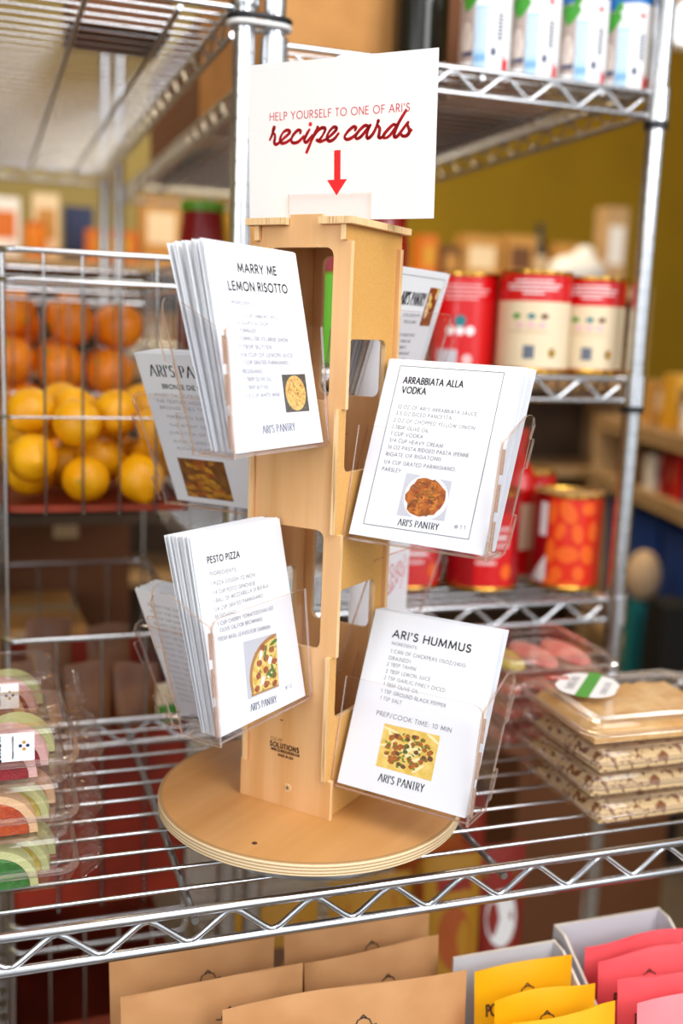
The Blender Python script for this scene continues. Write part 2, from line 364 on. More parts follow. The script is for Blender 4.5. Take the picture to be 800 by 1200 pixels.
# ================================================================ chrome wire shelving
RR, RW, RZ = .0045, .0021, .0029
def zig(x0, x1, period, ztop, zbot, phase, f):
    n = max(8, int((x1-x0)/period*14)); P = []
    for i in range(n+1):
        x = x0+(x1-x0)*i/n
        tri = math.asin(.94*cos(2*pi*(x-phase)/period))/math.asin(.94)
        P.append(f(x, (ztop+zbot)/2+(ztop-zbot)/2*tri))
    return P
def wire_shelf(root, org, X0, X1, Y0, Y1, z, dy, phase, dz=.031, rods=(), per=.0747, thin=1.0, lip=False):
    rr = RR*thin
    mb = MB(); y = Y0
    n = round((Y1-Y0)/dy)
    for i in range(1, n):
        y = Y0+(Y1-Y0)*i/n; mb.tube([(X0, y, z), (X1, y, z)], RW, 6)
    mat_o = mb.build('shelf', 'chrome', root, org)
    def truss(nm, a, b, f):
        t = MB(); t.tube([f(a, z), f(b, z)], rr, 8)
        if lip and nm == 'front_truss': t.build('front_lip', 'chrome', mat_o, org); return
        t.tube([f(a, z-dz), f(b, z-dz)], rr, 8)
        t.tube(zig(a+.012, b-.012, per, z-.003, z-dz+.003, phase, f), RZ*thin, 6)
        t.build(nm, 'chrome', mat_o, org)
    truss('front_truss', X0, X1, lambda x, zz: Vector((x, Y0, zz)))
    truss('back_truss', X0, X1, lambda x, zz: Vector((x, Y1, zz)))
    truss('side_truss', Y0, Y1, lambda y_, zz: Vector((X0, y_, zz)))
    truss('side_truss', Y0, Y1, lambda y_, zz: Vector((X1, y_, zz)))
    for x in rods:
        t = MB(); t.tube([(x, Y0-.002, z-.0085), (x, Y1, z-.0085)], .0036, 8); t.build('support_rod', 'chrome_dull', mat_o, org)
    return mat_o
def post(root, org, x, y, z0, z1, collars=(), r=.0135, bands=()):
    prof = [(0, z0), (r, z0)]; z = z0+.02
    while z < z1-.01:
        prof += [(r, z), (r-.0009, z+.0006), (r-.0009, z+.0016), (r, z+.0022)]; z += .0254
    prof += [(r, z1), (0, z1)]
    mb = MB(); mb.lathe(prof, (x, y, 0), 20); p = mb.build('post', 'chrome', root, org)
    for cz in collars:
        c = MB(); c.lathe([(r, cz-.038), (r+.0045, cz-.038), (r+.0035, cz+.006), (r, cz+.006)], (x, y, 0), 20); c.build('corner_collar', 'chrome', p, org)
    for cz in bands:
        c = MB(); c.lathe([(r, cz-.005), (r+.0035, cz-.005), (r+.0035, cz+.005), (r, cz+.005)], (x, y, 0), 20); c.build('shelf_clip', 'black_plastic', p, org)
    return p
# display rack in front (only its shelf edge and wires show)
YF, YB = -.1282, .3343
org = (0, (YF+YB)/2, -1.05)
disp = thing('wire_rack', org, 'low chrome wire shelf the wooden card spinner stands on, zigzag front edge', 'shelving rack')
wire_shelf(disp, org, -.68, .93, YF, YB, 0, .0386, -.2583, rods=(-.739+.298, -.142, .156, .454, .752))
for x in (-.69, .94):
    for y in (YF, YB): post(disp, org, x, y, -1.05, .06, (0,))
lowt = thing('display_table', (.1, -.14, -1.05), 'low dark wooden table under the wire shelf that carries the pouches', 'table')
mb = MB(); mb.box((.1, -.14, -.335-.0115), (1.5, .30, .028)); mb.build('table_top', 'dark_wood', lowt, (.1, -.14, -1.05))
for sx in (-.63, .83):
    for sy in (-.27, -.01):
        mb = MB(); mb.box((sx, sy, (-1.05-.361)/2), (.04, .04, -.361+1.05)); mb.build('leg', 'dark_wood', lowt, (.1, -.14, -1.05))
# tall rack on the right: shelves at three heights
RX0, RX1, RY0, RY1 = .038, .5915, .365, 1.90
org = ((RX0+RX1)/2, (RY0+RY1)/2, -1.05)
tall = thing('wire_rack', org, 'tall chrome wire rack on the right holding cans and red tins', 'shelving rack')
for z, rods in ((.8415, (.13, .32, .50)), (.446, (.2, .42)), (.1165, (.2, .42)), (-.60, (.2, .42))):
    wire_shelf(tall, org, RX0+.014, RX1-.014, RY0, RY1, z, .034, .2586+.020, rods=rods, thin=.9)
for x in (RX0, RX1):
    post(tall, org, x, RY0, -1.05, 1.5, (.8415, .446, .1165, -.6), bands=(.8415-.043, .446-.043) if x > .3 else (.8415-.043,))
    post(tall, org, x, RY1, -1.05, 1.5, (.8415, .446, .1165))
# tall rack on the left
LX0, LX1 = -.93, 0.0
org = ((LX0+LX1)/2, (RY0+RY1)/2, -1.05)
left = thing('wire_rack', org, 'tall chrome wire rack on the left, its top shelf seen from below', 'shelving rack')
wire_shelf(left, org, LX0+.014, LX1-.014, RY0, RY1, .877, .036, .1, rods=(-.40, -.295, -.186, -.078), thin=.9, lip=True)
for zz in (.17, -.14):
    mb = MB(); mb.box(((LX0+LX1)/2, (.86+RY1)/2, zz-.006), (LX1-LX0-.03, RY1-.86, .016)); mb.build('shelf_board', 'dark_wood', left, org)
wire_shelf(left, org, LX0+.014, LX1-.014, RY0, RY1, -.62, .036, .1, rods=(-.3, -.1), thin=.9)
post(left, org, LX1, RY0, -1.05, 1.5, (.918,)); post(left, org, LX0, RY0, -1.05, 1.5, (.877,))
for x in (LX0, LX1): post(left, org, x, RY1, -1.05, 1.5, (.877, .17, -.14))
# cable tie that straps the two neighbouring posts together
mb = MB(); z = .868
for zz, mi in ((.8735, 0), (.8655, 1)):
    P = [(-.0185+.0185*0+cos(a)*.0186+.0185, RY0+sin(a)*.0186, zz-.006) for a in [radians(90+180*i/8) for i in range(9)]]
    P2 = [(RX0+cos(a)*.0186, RY0+sin(a)*.0186, zz-.0065) for a in [radians(-90+180*i/8) for i in range(9)]]
    mb.tube([(p[0]-.0, p[1], p[2]) for p in P]+P2, .0034, 6, mi, closed=True)
tag(mb.build('strap', ['black_plastic', 'white_plastic'], None, (0, RY0, z)), 'black and white strap tying the two chrome posts together', 'strap')

# ================================================================ wire baskets on the left
def basket(loc, X0, X1, Y0, Y1, z0, z1, label, legs, liner, lmat, dx=.0395, mid=True):
    org = ((X0+X1)/2, (Y0+Y1)/2, z0); root = thing('wire_basket', org, label, 'basket', 'wire baskets of the left tower')
    cx, cy, hx, hy = (X0+X1)/2, (Y0+Y1)/2, (X1-X0)/2, (Y1-Y0)/2
    mb = MB()
    for zz, r in ((z1, .0038), (z1-.034, .0034))[:2 if mid else 1]: mb.tube(rrect(hx, hy, .022, zz, cx, cy), r, 8, closed=True)
    mb.build('rim', 'chrome', root, org)
    mb = MB(); nx = max(2, round((X1-X0-.03)/dx)); ny = max(2, round((Y1-Y0-.03)/.045))
    for i in range(nx+1):
        x = X0+.006+(X1-X0-.012)*i/nx
        yo = 0 if 0 < i < nx else .02
        mb.tube([(x, Y0+yo, z1), (x, Y0+yo, z0), (x, Y1-yo, z0), (x, Y1-yo, z1)], .0017, 6)
    for j in range(1, ny):
        y = Y0+(Y1-Y0)*j/ny; mb.tube([(X0, y, z1), (X0, y, z0), (X1, y, z0), (X1, y, z1)], .0017, 6)
    if mid: mb.tube(rrect(hx, hy, .022, z0+(z1-z0)*.38, cx, cy), .0018, 6, closed=True)
    mb.build('wire_mesh', 'chrome', root, org)
    for sx in (-1, 1):
        for sy in (-1, 1):
            mb = MB(); mb.tube([(cx+sx*(hx-.004), cy+sy*(hy-.012), z1), (cx+sx*(hx-.004), cy+sy*(hy-.012), z0-legs)], .0022, 6); mb.build('leg', 'chrome', root, org)
    mb = MB(); h = liner; q = .004
    ring = [rrect(hx-q, hy-q, .02, z0+h, cx, cy), rrect(hx-q, hy-q, .02, z0+.003, cx, cy)]
    mb.loft(ring, 0, True, cap1=True)
    mb.build('paper_liner', lmat, root, org)
    return root
basket(0, -.287, -.052, .362, .80, .262, .579, 'chrome wire basket full of lemons, uppermost of the left tower', .154, .012, 'liner_rust')
basket(0, -.287, -.052, .362, .80, -.268, .103, 'chrome wire basket with dark red liner and brown packets, below the lemon basket', .0155, .245, 'liner_red', .046, False)
basket(0, -.287, -.052, .362, .80, -.595, -.288, 'lowest wire basket of the left tower with rust coloured liner', .022, .16, 'liner_rust')
basket(0, -.31, -.028, .875, 1.22, .183, .566, 'chrome wire basket of oranges standing behind the lemon basket', .003, .05, 'liner_rust')

random.seed(7)
def lemon_mesh():
    mb = MB()
    def prof(t):
        z = cos(t); r = sin(t); k = .14*max(0, (abs(z)-.86)/.14)**1.5
        return (r*(1-.04*abs(z)), z*1.06+(k if z > 0 else -k))
    mb.sphere((0, 0, 0), .0325, 24, 18, 0, prof=prof)
    mb.lathe([(.0042, -.0383), (.003, -.0396), (0, -.0398)], n=10, mi=1)
    return mb
lemons = [(-.262, .410, .377, 'yellow lemon high in the basket at the far left of the lemons'), (-.2835+.036, .402, .337, 'yellow lemon in the middle row of the basket, second from the left'),
 (-.204, .470, .384, 'yellow lemon on top of the pile behind the middle basket wires'), (-.205+.022, .403, .352, 'yellow lemon just under the top of the pile, third basket wire crossing it'),
 (-.252, .402, .2975, 'yellow lemon with stem scar facing out, bottom left of the basket front'), (-.186, .402, .2975, 'yellow lemon at the bottom front of the basket, second from left'),
 (-.131, .460, .380, 'yellow lemon on top of the pile, second from the right end'), (-.118, .405, .346, 'yellow lemon in the middle row, half hidden by the fourth basket wire'),
 (-.155, .4685, .330, 'yellow lemon deep behind the two middle lemons of the basket'), (-.121, .408, .2945, 'yellow lemon in shade at the bottom front, third from left'),
 (-.083, .470, .378, 'yellow lemon at the right end of the top row beside the card spinner'), (-.0865, .440, .3135+.01, 'yellow lemon low at the right end, seen through the clear card pocket')]
extra = [(-.235, .475, .310), (-.09, .515, .305), (-.165, .535, .30), (-.23, .545, .31), (-.255, .48, .365), (-.14, .53, .36), (-.21, .54, .372), (-.085, .54, .372), (-.25, .61, .30), (-.17, .61, .30), (-.1, .60, .30), (-.2, .6, .36), (-.13, .6, .36)]
def settle(P, dmin, lo, hi, keep, it=160):
    P = [Vector(p) for p in P]; P0 = [p.copy() for p in P]
    for k in range(it):
        for i in range(len(P)):
            for j in range(i):
                d = P[i]-P[j]; L = d.length
                if L < dmin:
                    d = d/L*(dmin-L)*.5 if L > 1e-6 else Vector((.001, .001, 0)); P[i] += d; P[j] -= d
        for i, p in enumerate(P):
            if k < it*.7: p += (P0[i]-p)*keep
            for c in range(3): p[c] = min(max(p[c], lo[c]), hi[c])
    return P
allv = settle([t[:3] for t in lemons]+extra, .0698, (-.2495, .402, .3015), (-.0895, .745, .383), .05, 320)
lemons = [(*allv[i], t[3]) for i, t in enumerate(lemons)]; extra = [tuple(p) for p in allv[len(lemons):]]
lm = None
for i, t in enumerate(lemons+[(*e, None) for e in extra]):
    if lm is None: lm = lemon_mesh().build('lemon', ['lemon', 'lemon_tip']); o = lm
    else: o = lm.copy(); COL.objects.link(o)
    x, y, z, lab = t; o.location = (x, y, z)
    o.rotation_euler = (radians(95), radians(random.uniform(-25, 25)), radians(20)) if i == 4 else (random.uniform(0, 3), random.uniform(0, 3), random.uniform(0, 3))
    s = random.uniform(.92, .97); o.scale = (s, s, s)
    tag(o, lab or 'yellow lemon buried at the back of the lemon basket', 'lemon', 'lemons in the wire basket')
    if lab is None: o['label'] = 'yellow lemon at the back of the basket behind the front lemons'
om = None
oranges = []
for lay, (z, nn) in enumerate(((.275, 3), (.345, 3), (.415, 3), (.482, 3))):
    for j in range(2):
        for i in range(nn): oranges.append((-.265+.086*i+(.02 if lay % 2 else 0)+random.uniform(-.016, .016), .925+.088*j+(.01 if lay % 2 else 0), z+random.uniform(-.012, .012), lay, i, j))
ov = settle([q[:3] for q in oranges], .0835, (-.262, .92, .275), (-.076, 1.17, .60), .03)
oranges = [(p.x, p.y, p.z+.012, *q[3:]) for p, q in zip(ov, oranges)]
names = {0: 'second lowest', 1: 'lower', 2: 'middle', 3: 'top'}
for i, (x, y, z, lay, a, j) in enumerate(oranges):
    if om is None:
        mb = MB(); mb.sphere((0, 0, 0), .0415, 22, 14, 0, (1, 1, .95)); mb.lathe([(.004, .0392), (.002, .0402), (0, .0402)], n=8, mi=1); om = mb.build('orange', ['orange', 'leaf']); o = om
    else: o = om.copy(); COL.objects.link(o)
    o.location = (x, y, z-.012); o.rotation_euler = (random.uniform(0, 3), random.uniform(0, 3), 0)
    if j == 0 and lay >= 2: lab = 'blurred orange in the %s row behind the lemons, %s of the row' % (names[lay], ('leftmost', 'middle one', 'rightmost')[a])
    else: lab = 'orange stacked behind or under the front oranges of the far basket'
    tag(o, lab, 'orange', 'oranges in the far wire basket')

# ---------------------------------------------------------------- pillow shaped packets
def pillow(name, w, h, t, mats, loc, rz, lean, label, cat, group, print_fn=None, crimp=True, seed=1, parent=None):
    rnd = random.Random(seed); nu, nv = 14, 14; k1, k2 = rnd.uniform(0, 6), rnd.uniform(0, 6)
    def th(u, v):
        e = (1-abs(2*u-1)**3.2); g = min(1, max(0, (1-v)/.92))**.65*min(1, v*7+.25)
        return t/2*e*g+.0012*sin(9*u+k1)*sin(7*v+k2)*e*(1 if v < .9 else .4)
    def P(u, v, s):
        x = (u-.5)*w*(1-.03*(1-v)); z = v*h+.002*sin(5*u+k2)*v; y = -s*th(u, v)+.0018*v*sin(6*u+k1)
        return Vector((x, y, z))
    mb = MB()
    for s in (1, -1):
        vs = [P(i/nu, j/nv, s) for j in range(nv+1) for i in range(nu+1)]
        fs = [(j*(nu+1)+i, j*(nu+1)+i+1, (j+1)*(nu+1)+i+1, (j+1)*(nu+1)+i) for j in range(nv) for i in range(nu)]
        mb.add(vs, [f if s > 0 else f[::-1] for f in fs], 0, True)
    for edge in ([(i/nu, 1) for i in range(nu+1)], [(0, j/nv) for j in range(nv+1)], [(1, j/nv) for j in range(nv+1)], [(i/nu, 0) for i in range(nu+1)]):
        vs = []
        for u, v in edge: vs += [P(u, v, 1), P(u, v, -1)]
        mb.add(vs, [(2*i, 2*i+1, 2*i+3, 2*i+2) for i in range(len(edge)-1)], 0, True)
    if print_fn: print_fn(mb, lambda x, y: P(x/w+.5, y/h, 1)+Vector((0, -.0006, 0)), w, h)
    mtx = Matrix.Translation(loc) @ Matrix.Rotation(rz, 4, 'Z') @ Matrix.Rotation(-lean, 4, 'X')
    o = mb.build(name, mats); o.matrix_world = mtx
    return tag(o, label, cat, group)
def brand_print(mb, mp, w, h):
    y = h-.047; text_line(mb, 'PORTLAND PET FOOD', -.043, y, .043, y, .011, .0019, 1, mp, gap=.16, space=.5)
    # little cap drawn above the words
    yy = h-.030
    for P in ([(-.013, 0), (-.006, -.0015), (.006, -.0015), (.013, 0)], [(-.008, .0005), (-.006, .005), (0, .0072), (.006, .005), (.008, .0005)], [(-.003, .0068), (0, .0095), (.003, .0068)]):
        ribbon(mb, [(a, yy+b) for a, b in P], .0011, 1, mp)
def kraft_print(mb, mp, w, h):
    y = h-.055; text_line(mb, 'PORTLAND PET FOOD', -.030, y, .055, y, .010, .0019, 1, mp, gap=.16, space=.5)
    for P in ([(.0, 0), (.007, -.0015), (.019, -.0015), (.026, 0)], [(.005, .0005), (.007, .005), (.013, .0072), (.019, .005), (.021, .0005)], [(.010, .0068), (.013, .0095), (.016, .0068)]):
        ribbon(mb, [(a, h-.037+b) for a, b in P], .0011, 1, mp)

# brown packets in the middle basket
for i, (x, y, z, rz, ln, lab) in enumerate([(-.247, .42, -.02, .05, .3, 'brown wrapped packet at the left front of the middle basket'), (-.180, .425, -.03, -.05, .3, 'brown wrapped packet second from left in the middle basket'),
      (-.1125, .425, -.035, .0, .3, 'brown wrapped packet right of centre in the middle basket'), (-.225, .515, .01, 0, .2, 'brown wrapped packet behind the left one in the middle basket'), (-.14, .52, -.005, .1, .2, 'brown wrapped packet behind the centre ones in the middle basket')]):
    pillow('snack_packet', .062, .12, .034, ['brown_pack'], (x, y, z-.045), rz, ln, lab, 'packet', 'brown packets in the middle basket', seed=i+20)
o = pillow('snack_packet', .036, .105, .020, ['cream', 'green_label'], (-.0755, .40, -.082), 0, .0, 'pale packet with a green lower band at the right of the middle basket', 'packet', None, lambda mb, mp, w, h: [mb.add([mp(-.016+.0053*i, .052), mp(-.016+.0053*(i+1), .052), mp(-.016+.0053*(i+1), .075), mp(-.016+.0053*i, .075)], [(0, 1, 2, 3)], 1) for i in range(6)], seed=40)

# cardboard boxes stored behind the baskets and on the left top shelf
def carton(loc, d, m, label, rz=0, flap=True, cat='cardboard box', group=None, name='cardboard_box'):
    root = thing(name, loc, label, cat, group, rz); w, dp, h = d
    mb = MB(); t = .004
    for sx in (-1, 1): mb.box((sx*(w/2-t/2), 0, h/2), (t, dp, h))
    for sy in (-1, 1): mb.box((0, sy*(dp/2-t/2), h/2), (w-2*t, t, h))
    mb.box((0, 0, t/2), (w-2*t, dp-2*t, t)); mb.build('carton_body', m, root)
    if flap:
        for sy in (-1, 1):
            mb = MB(); mb.box((0, sy*(dp/4+.0005), h+t/2), (w, dp/2-.001, t)); mb.build('flap', m, root)
        mb = MB(); mb.box((0, 0, h+t+.0004), (w, .05, .0006)); mb.box((0, -dp/2-.0004, h-.025), (.05, .0006, .05)); mb.build('tape', 'beige', root)
    return root
carton((-.245, 1.02, -.1315), (.20, .26, .095), 'cardboard', 'small brown cardboard carton on the shelf under the orange basket', .05)
carton((-.15, 1.36, -.1315), (.26, .26, .24), 'cardboard_dark', 'dark brown carton added to darken the gap behind the small carton on the left rack', .0)  # this and the next carton are added to keep the gap dark
carton((-.47, 1.3, -.1315), (.3, .3, .26), 'cardboard_dark', 'wide dark carton added to darken the gap at the left of the middle left shelf', .1)
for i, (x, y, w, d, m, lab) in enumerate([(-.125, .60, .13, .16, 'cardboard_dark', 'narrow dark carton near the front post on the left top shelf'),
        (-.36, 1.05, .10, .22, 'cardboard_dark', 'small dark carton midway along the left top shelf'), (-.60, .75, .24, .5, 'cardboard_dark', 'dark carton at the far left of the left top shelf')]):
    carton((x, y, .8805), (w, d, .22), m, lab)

# ================================================================ far side of the shop
def gondola(root_label, O, ang, L, D, zs, z0, z1, lip=.03):
    root = thing('store_shelf', (*O, -1.05), root_label, 'store shelf', None, ang)
    for zz in zs:
        mb = MB(); mb.box((L/2, D/2, zz+1.05-.012), (L, D, .024)); mb.box((L/2, -.006, zz+1.05-.012), (L, .012, lip)); mb.build('shelf_board', 'beige', root)
    mb = MB(); mb.box((L/2, D+.012, (z0+z1)/2+1.05), (L, .02, z1-z0)); mb.build('back_panel', 'dark_wood', root)
    for x in (0, L):
        mb = MB(); mb.box((x, D/2, (z0+z1)/2+1.05), (.03, D, z1-z0)); mb.build('side_panel', 'beige', root)
    return root
gondola('long beige store shelf along the back wall with boxes and bottles', (-.75, 2.75), 0, 3.0, .38, (.70, .34, -.02, -.4), -1.05, .72)
def local(O, ang, x, y, z): return (O[0]+cos(ang)*x-sin(ang)*y, O[1]+sin(ang)*x+cos(ang)*y, z)
def prod_box(loc, d, m, m2, lab, rz=0, group='boxes on the back shelf'):
    root = thing('product_box', loc, lab, 'box', group, rz); w, dp, h = d
    mb = MB(); mb.box((0, 0, h/2), d); mb.build('carton_body', m, root)
    mb = MB(); mb.box((0, -dp/2-.0005, h*.55), (w*.7, .001, h*.45)); mb.build('label_panel', m2, root); return root
def bottle(loc, r, h, m, mc, lab, group='bottles on the back shelf', name='bottle', cat='bottle'):
    root = thing(name, loc, lab, cat, group)
    mb = MB(); mb.lathe([(0, 0), (r, 0), (r, h*.6), (r*.8, h*.7), (r*.36, h*.8), (r*.34, h*.93), (0, h*.93)], n=16); mb.build('glass_body', m, root)
    mb = MB(); mb.lathe([(r*.42, h*.9), (r*.42, h), (0, h)], n=12); mb.build('cap', mc, root)
    mb = MB(); mb.lathe([(r+.0006, h*.18), (r+.0006, h*.5)], n=16); mb.build('paper_label', 'cream', root); return root
def jar(loc, r, h, m, mc, lab, group='jars on the back shelf', lidh=.16):
    root = thing('jar', loc, lab, 'jar', group)
    mb = MB(); mb.lathe([(0, 0), (r*.9, 0), (r, r*.12), (r, h*.74), (r*.86, h*(1-lidh)), (0, h*(1-lidh))], n=18); mb.build('glass_body', m, root)
    mb = MB(); mb.lathe([(r*.92, h*(1-lidh)), (r*.94, h), (0, h)], n=18); mb.build('lid', mc, root); return root
Yb = 2.80
for x, w, h, m, m2, lab in [(-.245+.02, .10, .20, 'white', 'orange_box', 'pale box at the far left of the back shelf'), (-.03-.06, .085, .22, 'cream', 'tan_box', 'tall cream box left of the dark blue one on the back shelf'), (.03, .10, .20, 'navy', 'navy', 'dark blue box far back at the left'),
      (.075+.05, .17, .11, 'orange_box', 'amber', 'low red-orange box with a yellow patch in front on the back shelf'), (.30, .14, .24, 'tan_box', 'cream', 'tan box between the two rear chrome posts on the back shelf'), (.46, .12, .21, 'amber', 'orange_box', 'amber box right of the rear posts on the back shelf'), (.62, .12, .2, 'amber', 'tan_box', 'amber box left of the dark red jar on the back shelf'),
      (1.30, .07, .17, 'orange_box', 'amber', 'narrow orange box on the back shelf right of the white sign'), (1.42, .08, .14, 'brown', 'tan_box', 'small brown box on the back shelf'), (1.55, .16, .19, 'tan_box', 'cream', 'wide tan box above the left cream tin'), (1.72, .13, .20, 'tan_box', 'brown', 'tan box with brown panel above the red tins'), (1.98, .12, .19, 'tan_box', 'amber', 'tan box left of the right chrome post on the back shelf'), (2.15, .1, .34, 'beige', 'white', 'tall pale box at the right end of the back shelf')]:
    y = Yb+.06 if m != 'orange_box' else Yb+.0
    if m == 'navy': y = Yb+.2
    if 1.9 < x < 2.1: y = Yb+.14
    prod_box((x, y+.04, .701), (w, .09, h), m, m2, lab)
bottle((1.85, Yb+.15, .701), .036, .26, 'dark_glass', 'black_plastic', 'dark bottle standing between tan boxes on the back shelf')
jar((.48, Yb-.0, .7025), .035, .12, 'rose', 'rose', 'small rose-pink jar in front of the amber box on the back shelf')
jar((-.13, Yb-.0, .7025), .035, .12, 'orange', 'orange_box', 'orange jar at the left of the back shelf')
# white bag slumped on the shelf right of the tins
mb = MB(); mb.sphere((0, 0, .055), .11, 18, 12, 0, (1.15, .6, .6)); mb.sphere((.03, 0, .11), .05, 12, 8, 0, (1, .7, .9))
tag(mb.build('white_bag', 'white', None, (0, 0, 0)), 'bright white bag slumped on the back shelf left of the right post', 'bag').location = (1.925, Yb-.03, .716)
# lower rows of the back shelf
for i in range(8):
    prod_box((.25+.26*i, Yb+.08, .341), (.2, .12, .2+.05*(i % 3)/2), ('tan_box', 'brown', 'amber')[i % 3], ('cream', 'amber', 'brown')[i % 3], 'box in the middle row of the back shelf, %s from the left' % ('first second third fourth fifth sixth seventh eighth ninth'.split()[i]), group='middle row boxes on the back shelf')
# side gondola on the right
GA = math.atan2(1.0, .255); GO = (1.43, .62)
side = gondola('beige store shelf running back along the right side, red and blue goods on it', (GO[0]+.0, GO[1]), GA, 1.98, -.42, (.21, .0, -.56), -1.05, .22, .05)
def gl(x, y, z): return local(GO, GA, x, y, z)
for i, (x, w, h, m, m2, lab) in enumerate([(1.10, .07, .13, 'tin_red', 'tin_dark_red', 'red box at the near end of the right side shelf'), (1.20, .07, .12, 'deep_blue', 'sky_blue', 'blue box beside the near red one on the right side shelf'), (1.31, .07, .15, 'tin_red', 'brown', 'red box with brown panel on the right side shelf'), (1.42, .07, .14, 'tin_dark_red', 'cream', 'dark red box with cream panel on the right side shelf'), (1.55, .08, .12, 'white', 'teal', 'white box with teal panel on the right side shelf'), (1.68, .07, .13, 'brown', 'cream', 'brown box on the right side shelf'), (1.82, .07, .13, 'teal', 'white', 'teal box at the far end of the right side shelf')]):
    prod_box(gl(x, -.10, .001), (.08, w, h), m, m2, lab, GA-pi/2, 'boxes on the right side shelf')
for i, (x, w, h, m, m2, lab) in enumerate([(1.12, .1, .16, 'amber', 'orange_box', 'amber box on top of the right side shelf, near end'), (1.28, .12, .09, 'white', 'sky_blue', 'low white box on top of the right side shelf'), (1.46, .1, .18, 'amber', 'brown', 'amber box on top of the right side shelf, middle'), (1.66, .1, .15, 'tan_box', 'cream', 'tan box on top of the right side shelf, far')]):
    prod_box(gl(x, -.12, .2225), (.1, w, h), m, m2, lab, GA-pi/2, 'boxes on the right side shelf')
# blue crates and things under that shelf
def crate(loc, d, m, lab, rz):
    root = thing('storage_crate', loc, lab, 'crate', 'crates under the side shelf', rz); w, dp, h = d
    mb = MB(); rings = [rrect(w/2*k, dp/2*k, .02, z) for k, z in ((.92, 0), (1, h), (1.03, h), (1.03, h-.02), (1.0, h-.02))]
    mb.loft(rings, 0, True, cap0=True); mb.build('crate_body', m, root)
    mb = MB(); mb.box((0, 0, h-.004), (w*.96, dp*.96, .006)); mb.build('lid', m, root); return root
crate(gl(1.12, -.20, -.547), (.50, .30, .46), 'blue_bin', 'deep blue storage crate under the right side shelf, near one', GA)
crate(gl(1.68, -.20, -.547), (.50, .30, .46), 'blue_bin', 'deep blue storage crate under the right side shelf, far one', GA)
prod_box(gl(1.225, .055, -1.049), (.08, .07, .73), 'teal', 'teal', 'teal upright box in front of the blue crates', GA, 'goods low on the side shelf')
prod_box(gl(.965, .06, -1.049), (.14, .1, .80), 'black_matte', 'black_matte', 'black upright box at the right edge of the picture', GA, 'goods low on the side shelf')
mb = MB(); mb.sphere((0, 0, .086), .07, 18, 12, 0, (.8, .8, 1.2))
o = tag(mb.build('straw_hat_form', 'sand'), 'rounded sand coloured bundle resting on the teal upright box', 'bundle'); o.location = gl(1.225, .055, -.318); o.name = 'sand_bundle'
carton((1.02, 1.25, -1.05), (.5, .4, .62), 'cardboard_dark', 'brown carton on the floor beyond the right rack', .2)
for i, (x, y, s) in enumerate(((.93, 1.2, 1), (1.10, 1.27, .85))):
    mb = MB(); rnd = random.Random(i+3)
    mb.sphere((0, 0, .066), .08*s, 16, 10, 0, (1.2, 1, .7)); 
    for v in mb.v: v += Vector((rnd.uniform(-1, 1), rnd.uniform(-1, 1), rnd.uniform(-.6, .6)))*.011
    o = tag(mb.build('crumpled_bag', 'warm_grey' if i else 'white'), 'crumpled %s bag lying on the brown carton beyond the right rack' % ('pale grey' if i else 'white'), 'bag'); o.location = (x, y, -.4135)

# ================================================================ goods on the tall right rack
def cyl_map(phi0, r, h0=0): return lambda s, z: Vector(((r+.0005)*cos(phi0+s/r), (r+.0005)*sin(phi0+s/r), h0+z))
def patch(mb, pts, mp, mi, lift=0, sub=10):
    """filled outline (s,z) around a cylinder, fan of short strips so it follows the curve"""
    s0 = min(p[0] for p in pts); s1 = max(p[0] for p in pts); n = sub
    def span(s):
        zs = []
        for i in range(len(pts)):
            (a, b), (c, d) = pts[i], pts[(i+1) % len(pts)]
            if (a-s)*(c-s) <= 0 and abs(a-c) > 1e-9: zs.append(b+(d-b)*(s-a)/(c-a))
        return (min(zs), max(zs)) if zs else (0, 0)
    e = 1e-6; pr = None
    for i in range(n+1):
        s = s0+e+(s1-s0-2*e)*i/n; lo, hi = span(s)
        cur = (mp(s, lo), mp(s, hi))
        if pr: mb.add([pr[0], cur[0], cur[1], pr[1]], [(0, 1, 2, 3)], mi)
        pr = cur
def rect(s0, z0, s1, z1): return [(s0, z0), (s1, z0), (s1, z1), (s0, z1)]
def ell(cx, cz, a, b, n=16): return [(cx+a*cos(2*pi*i/n), cz+b*sin(2*pi*i/n)) for i in range(n)]
def layer(phi0, r, k): 
    q = r+.0004*k
    return lambda s, z: Vector((q*cos(phi0+s/r), q*sin(phi0+s/r), z))
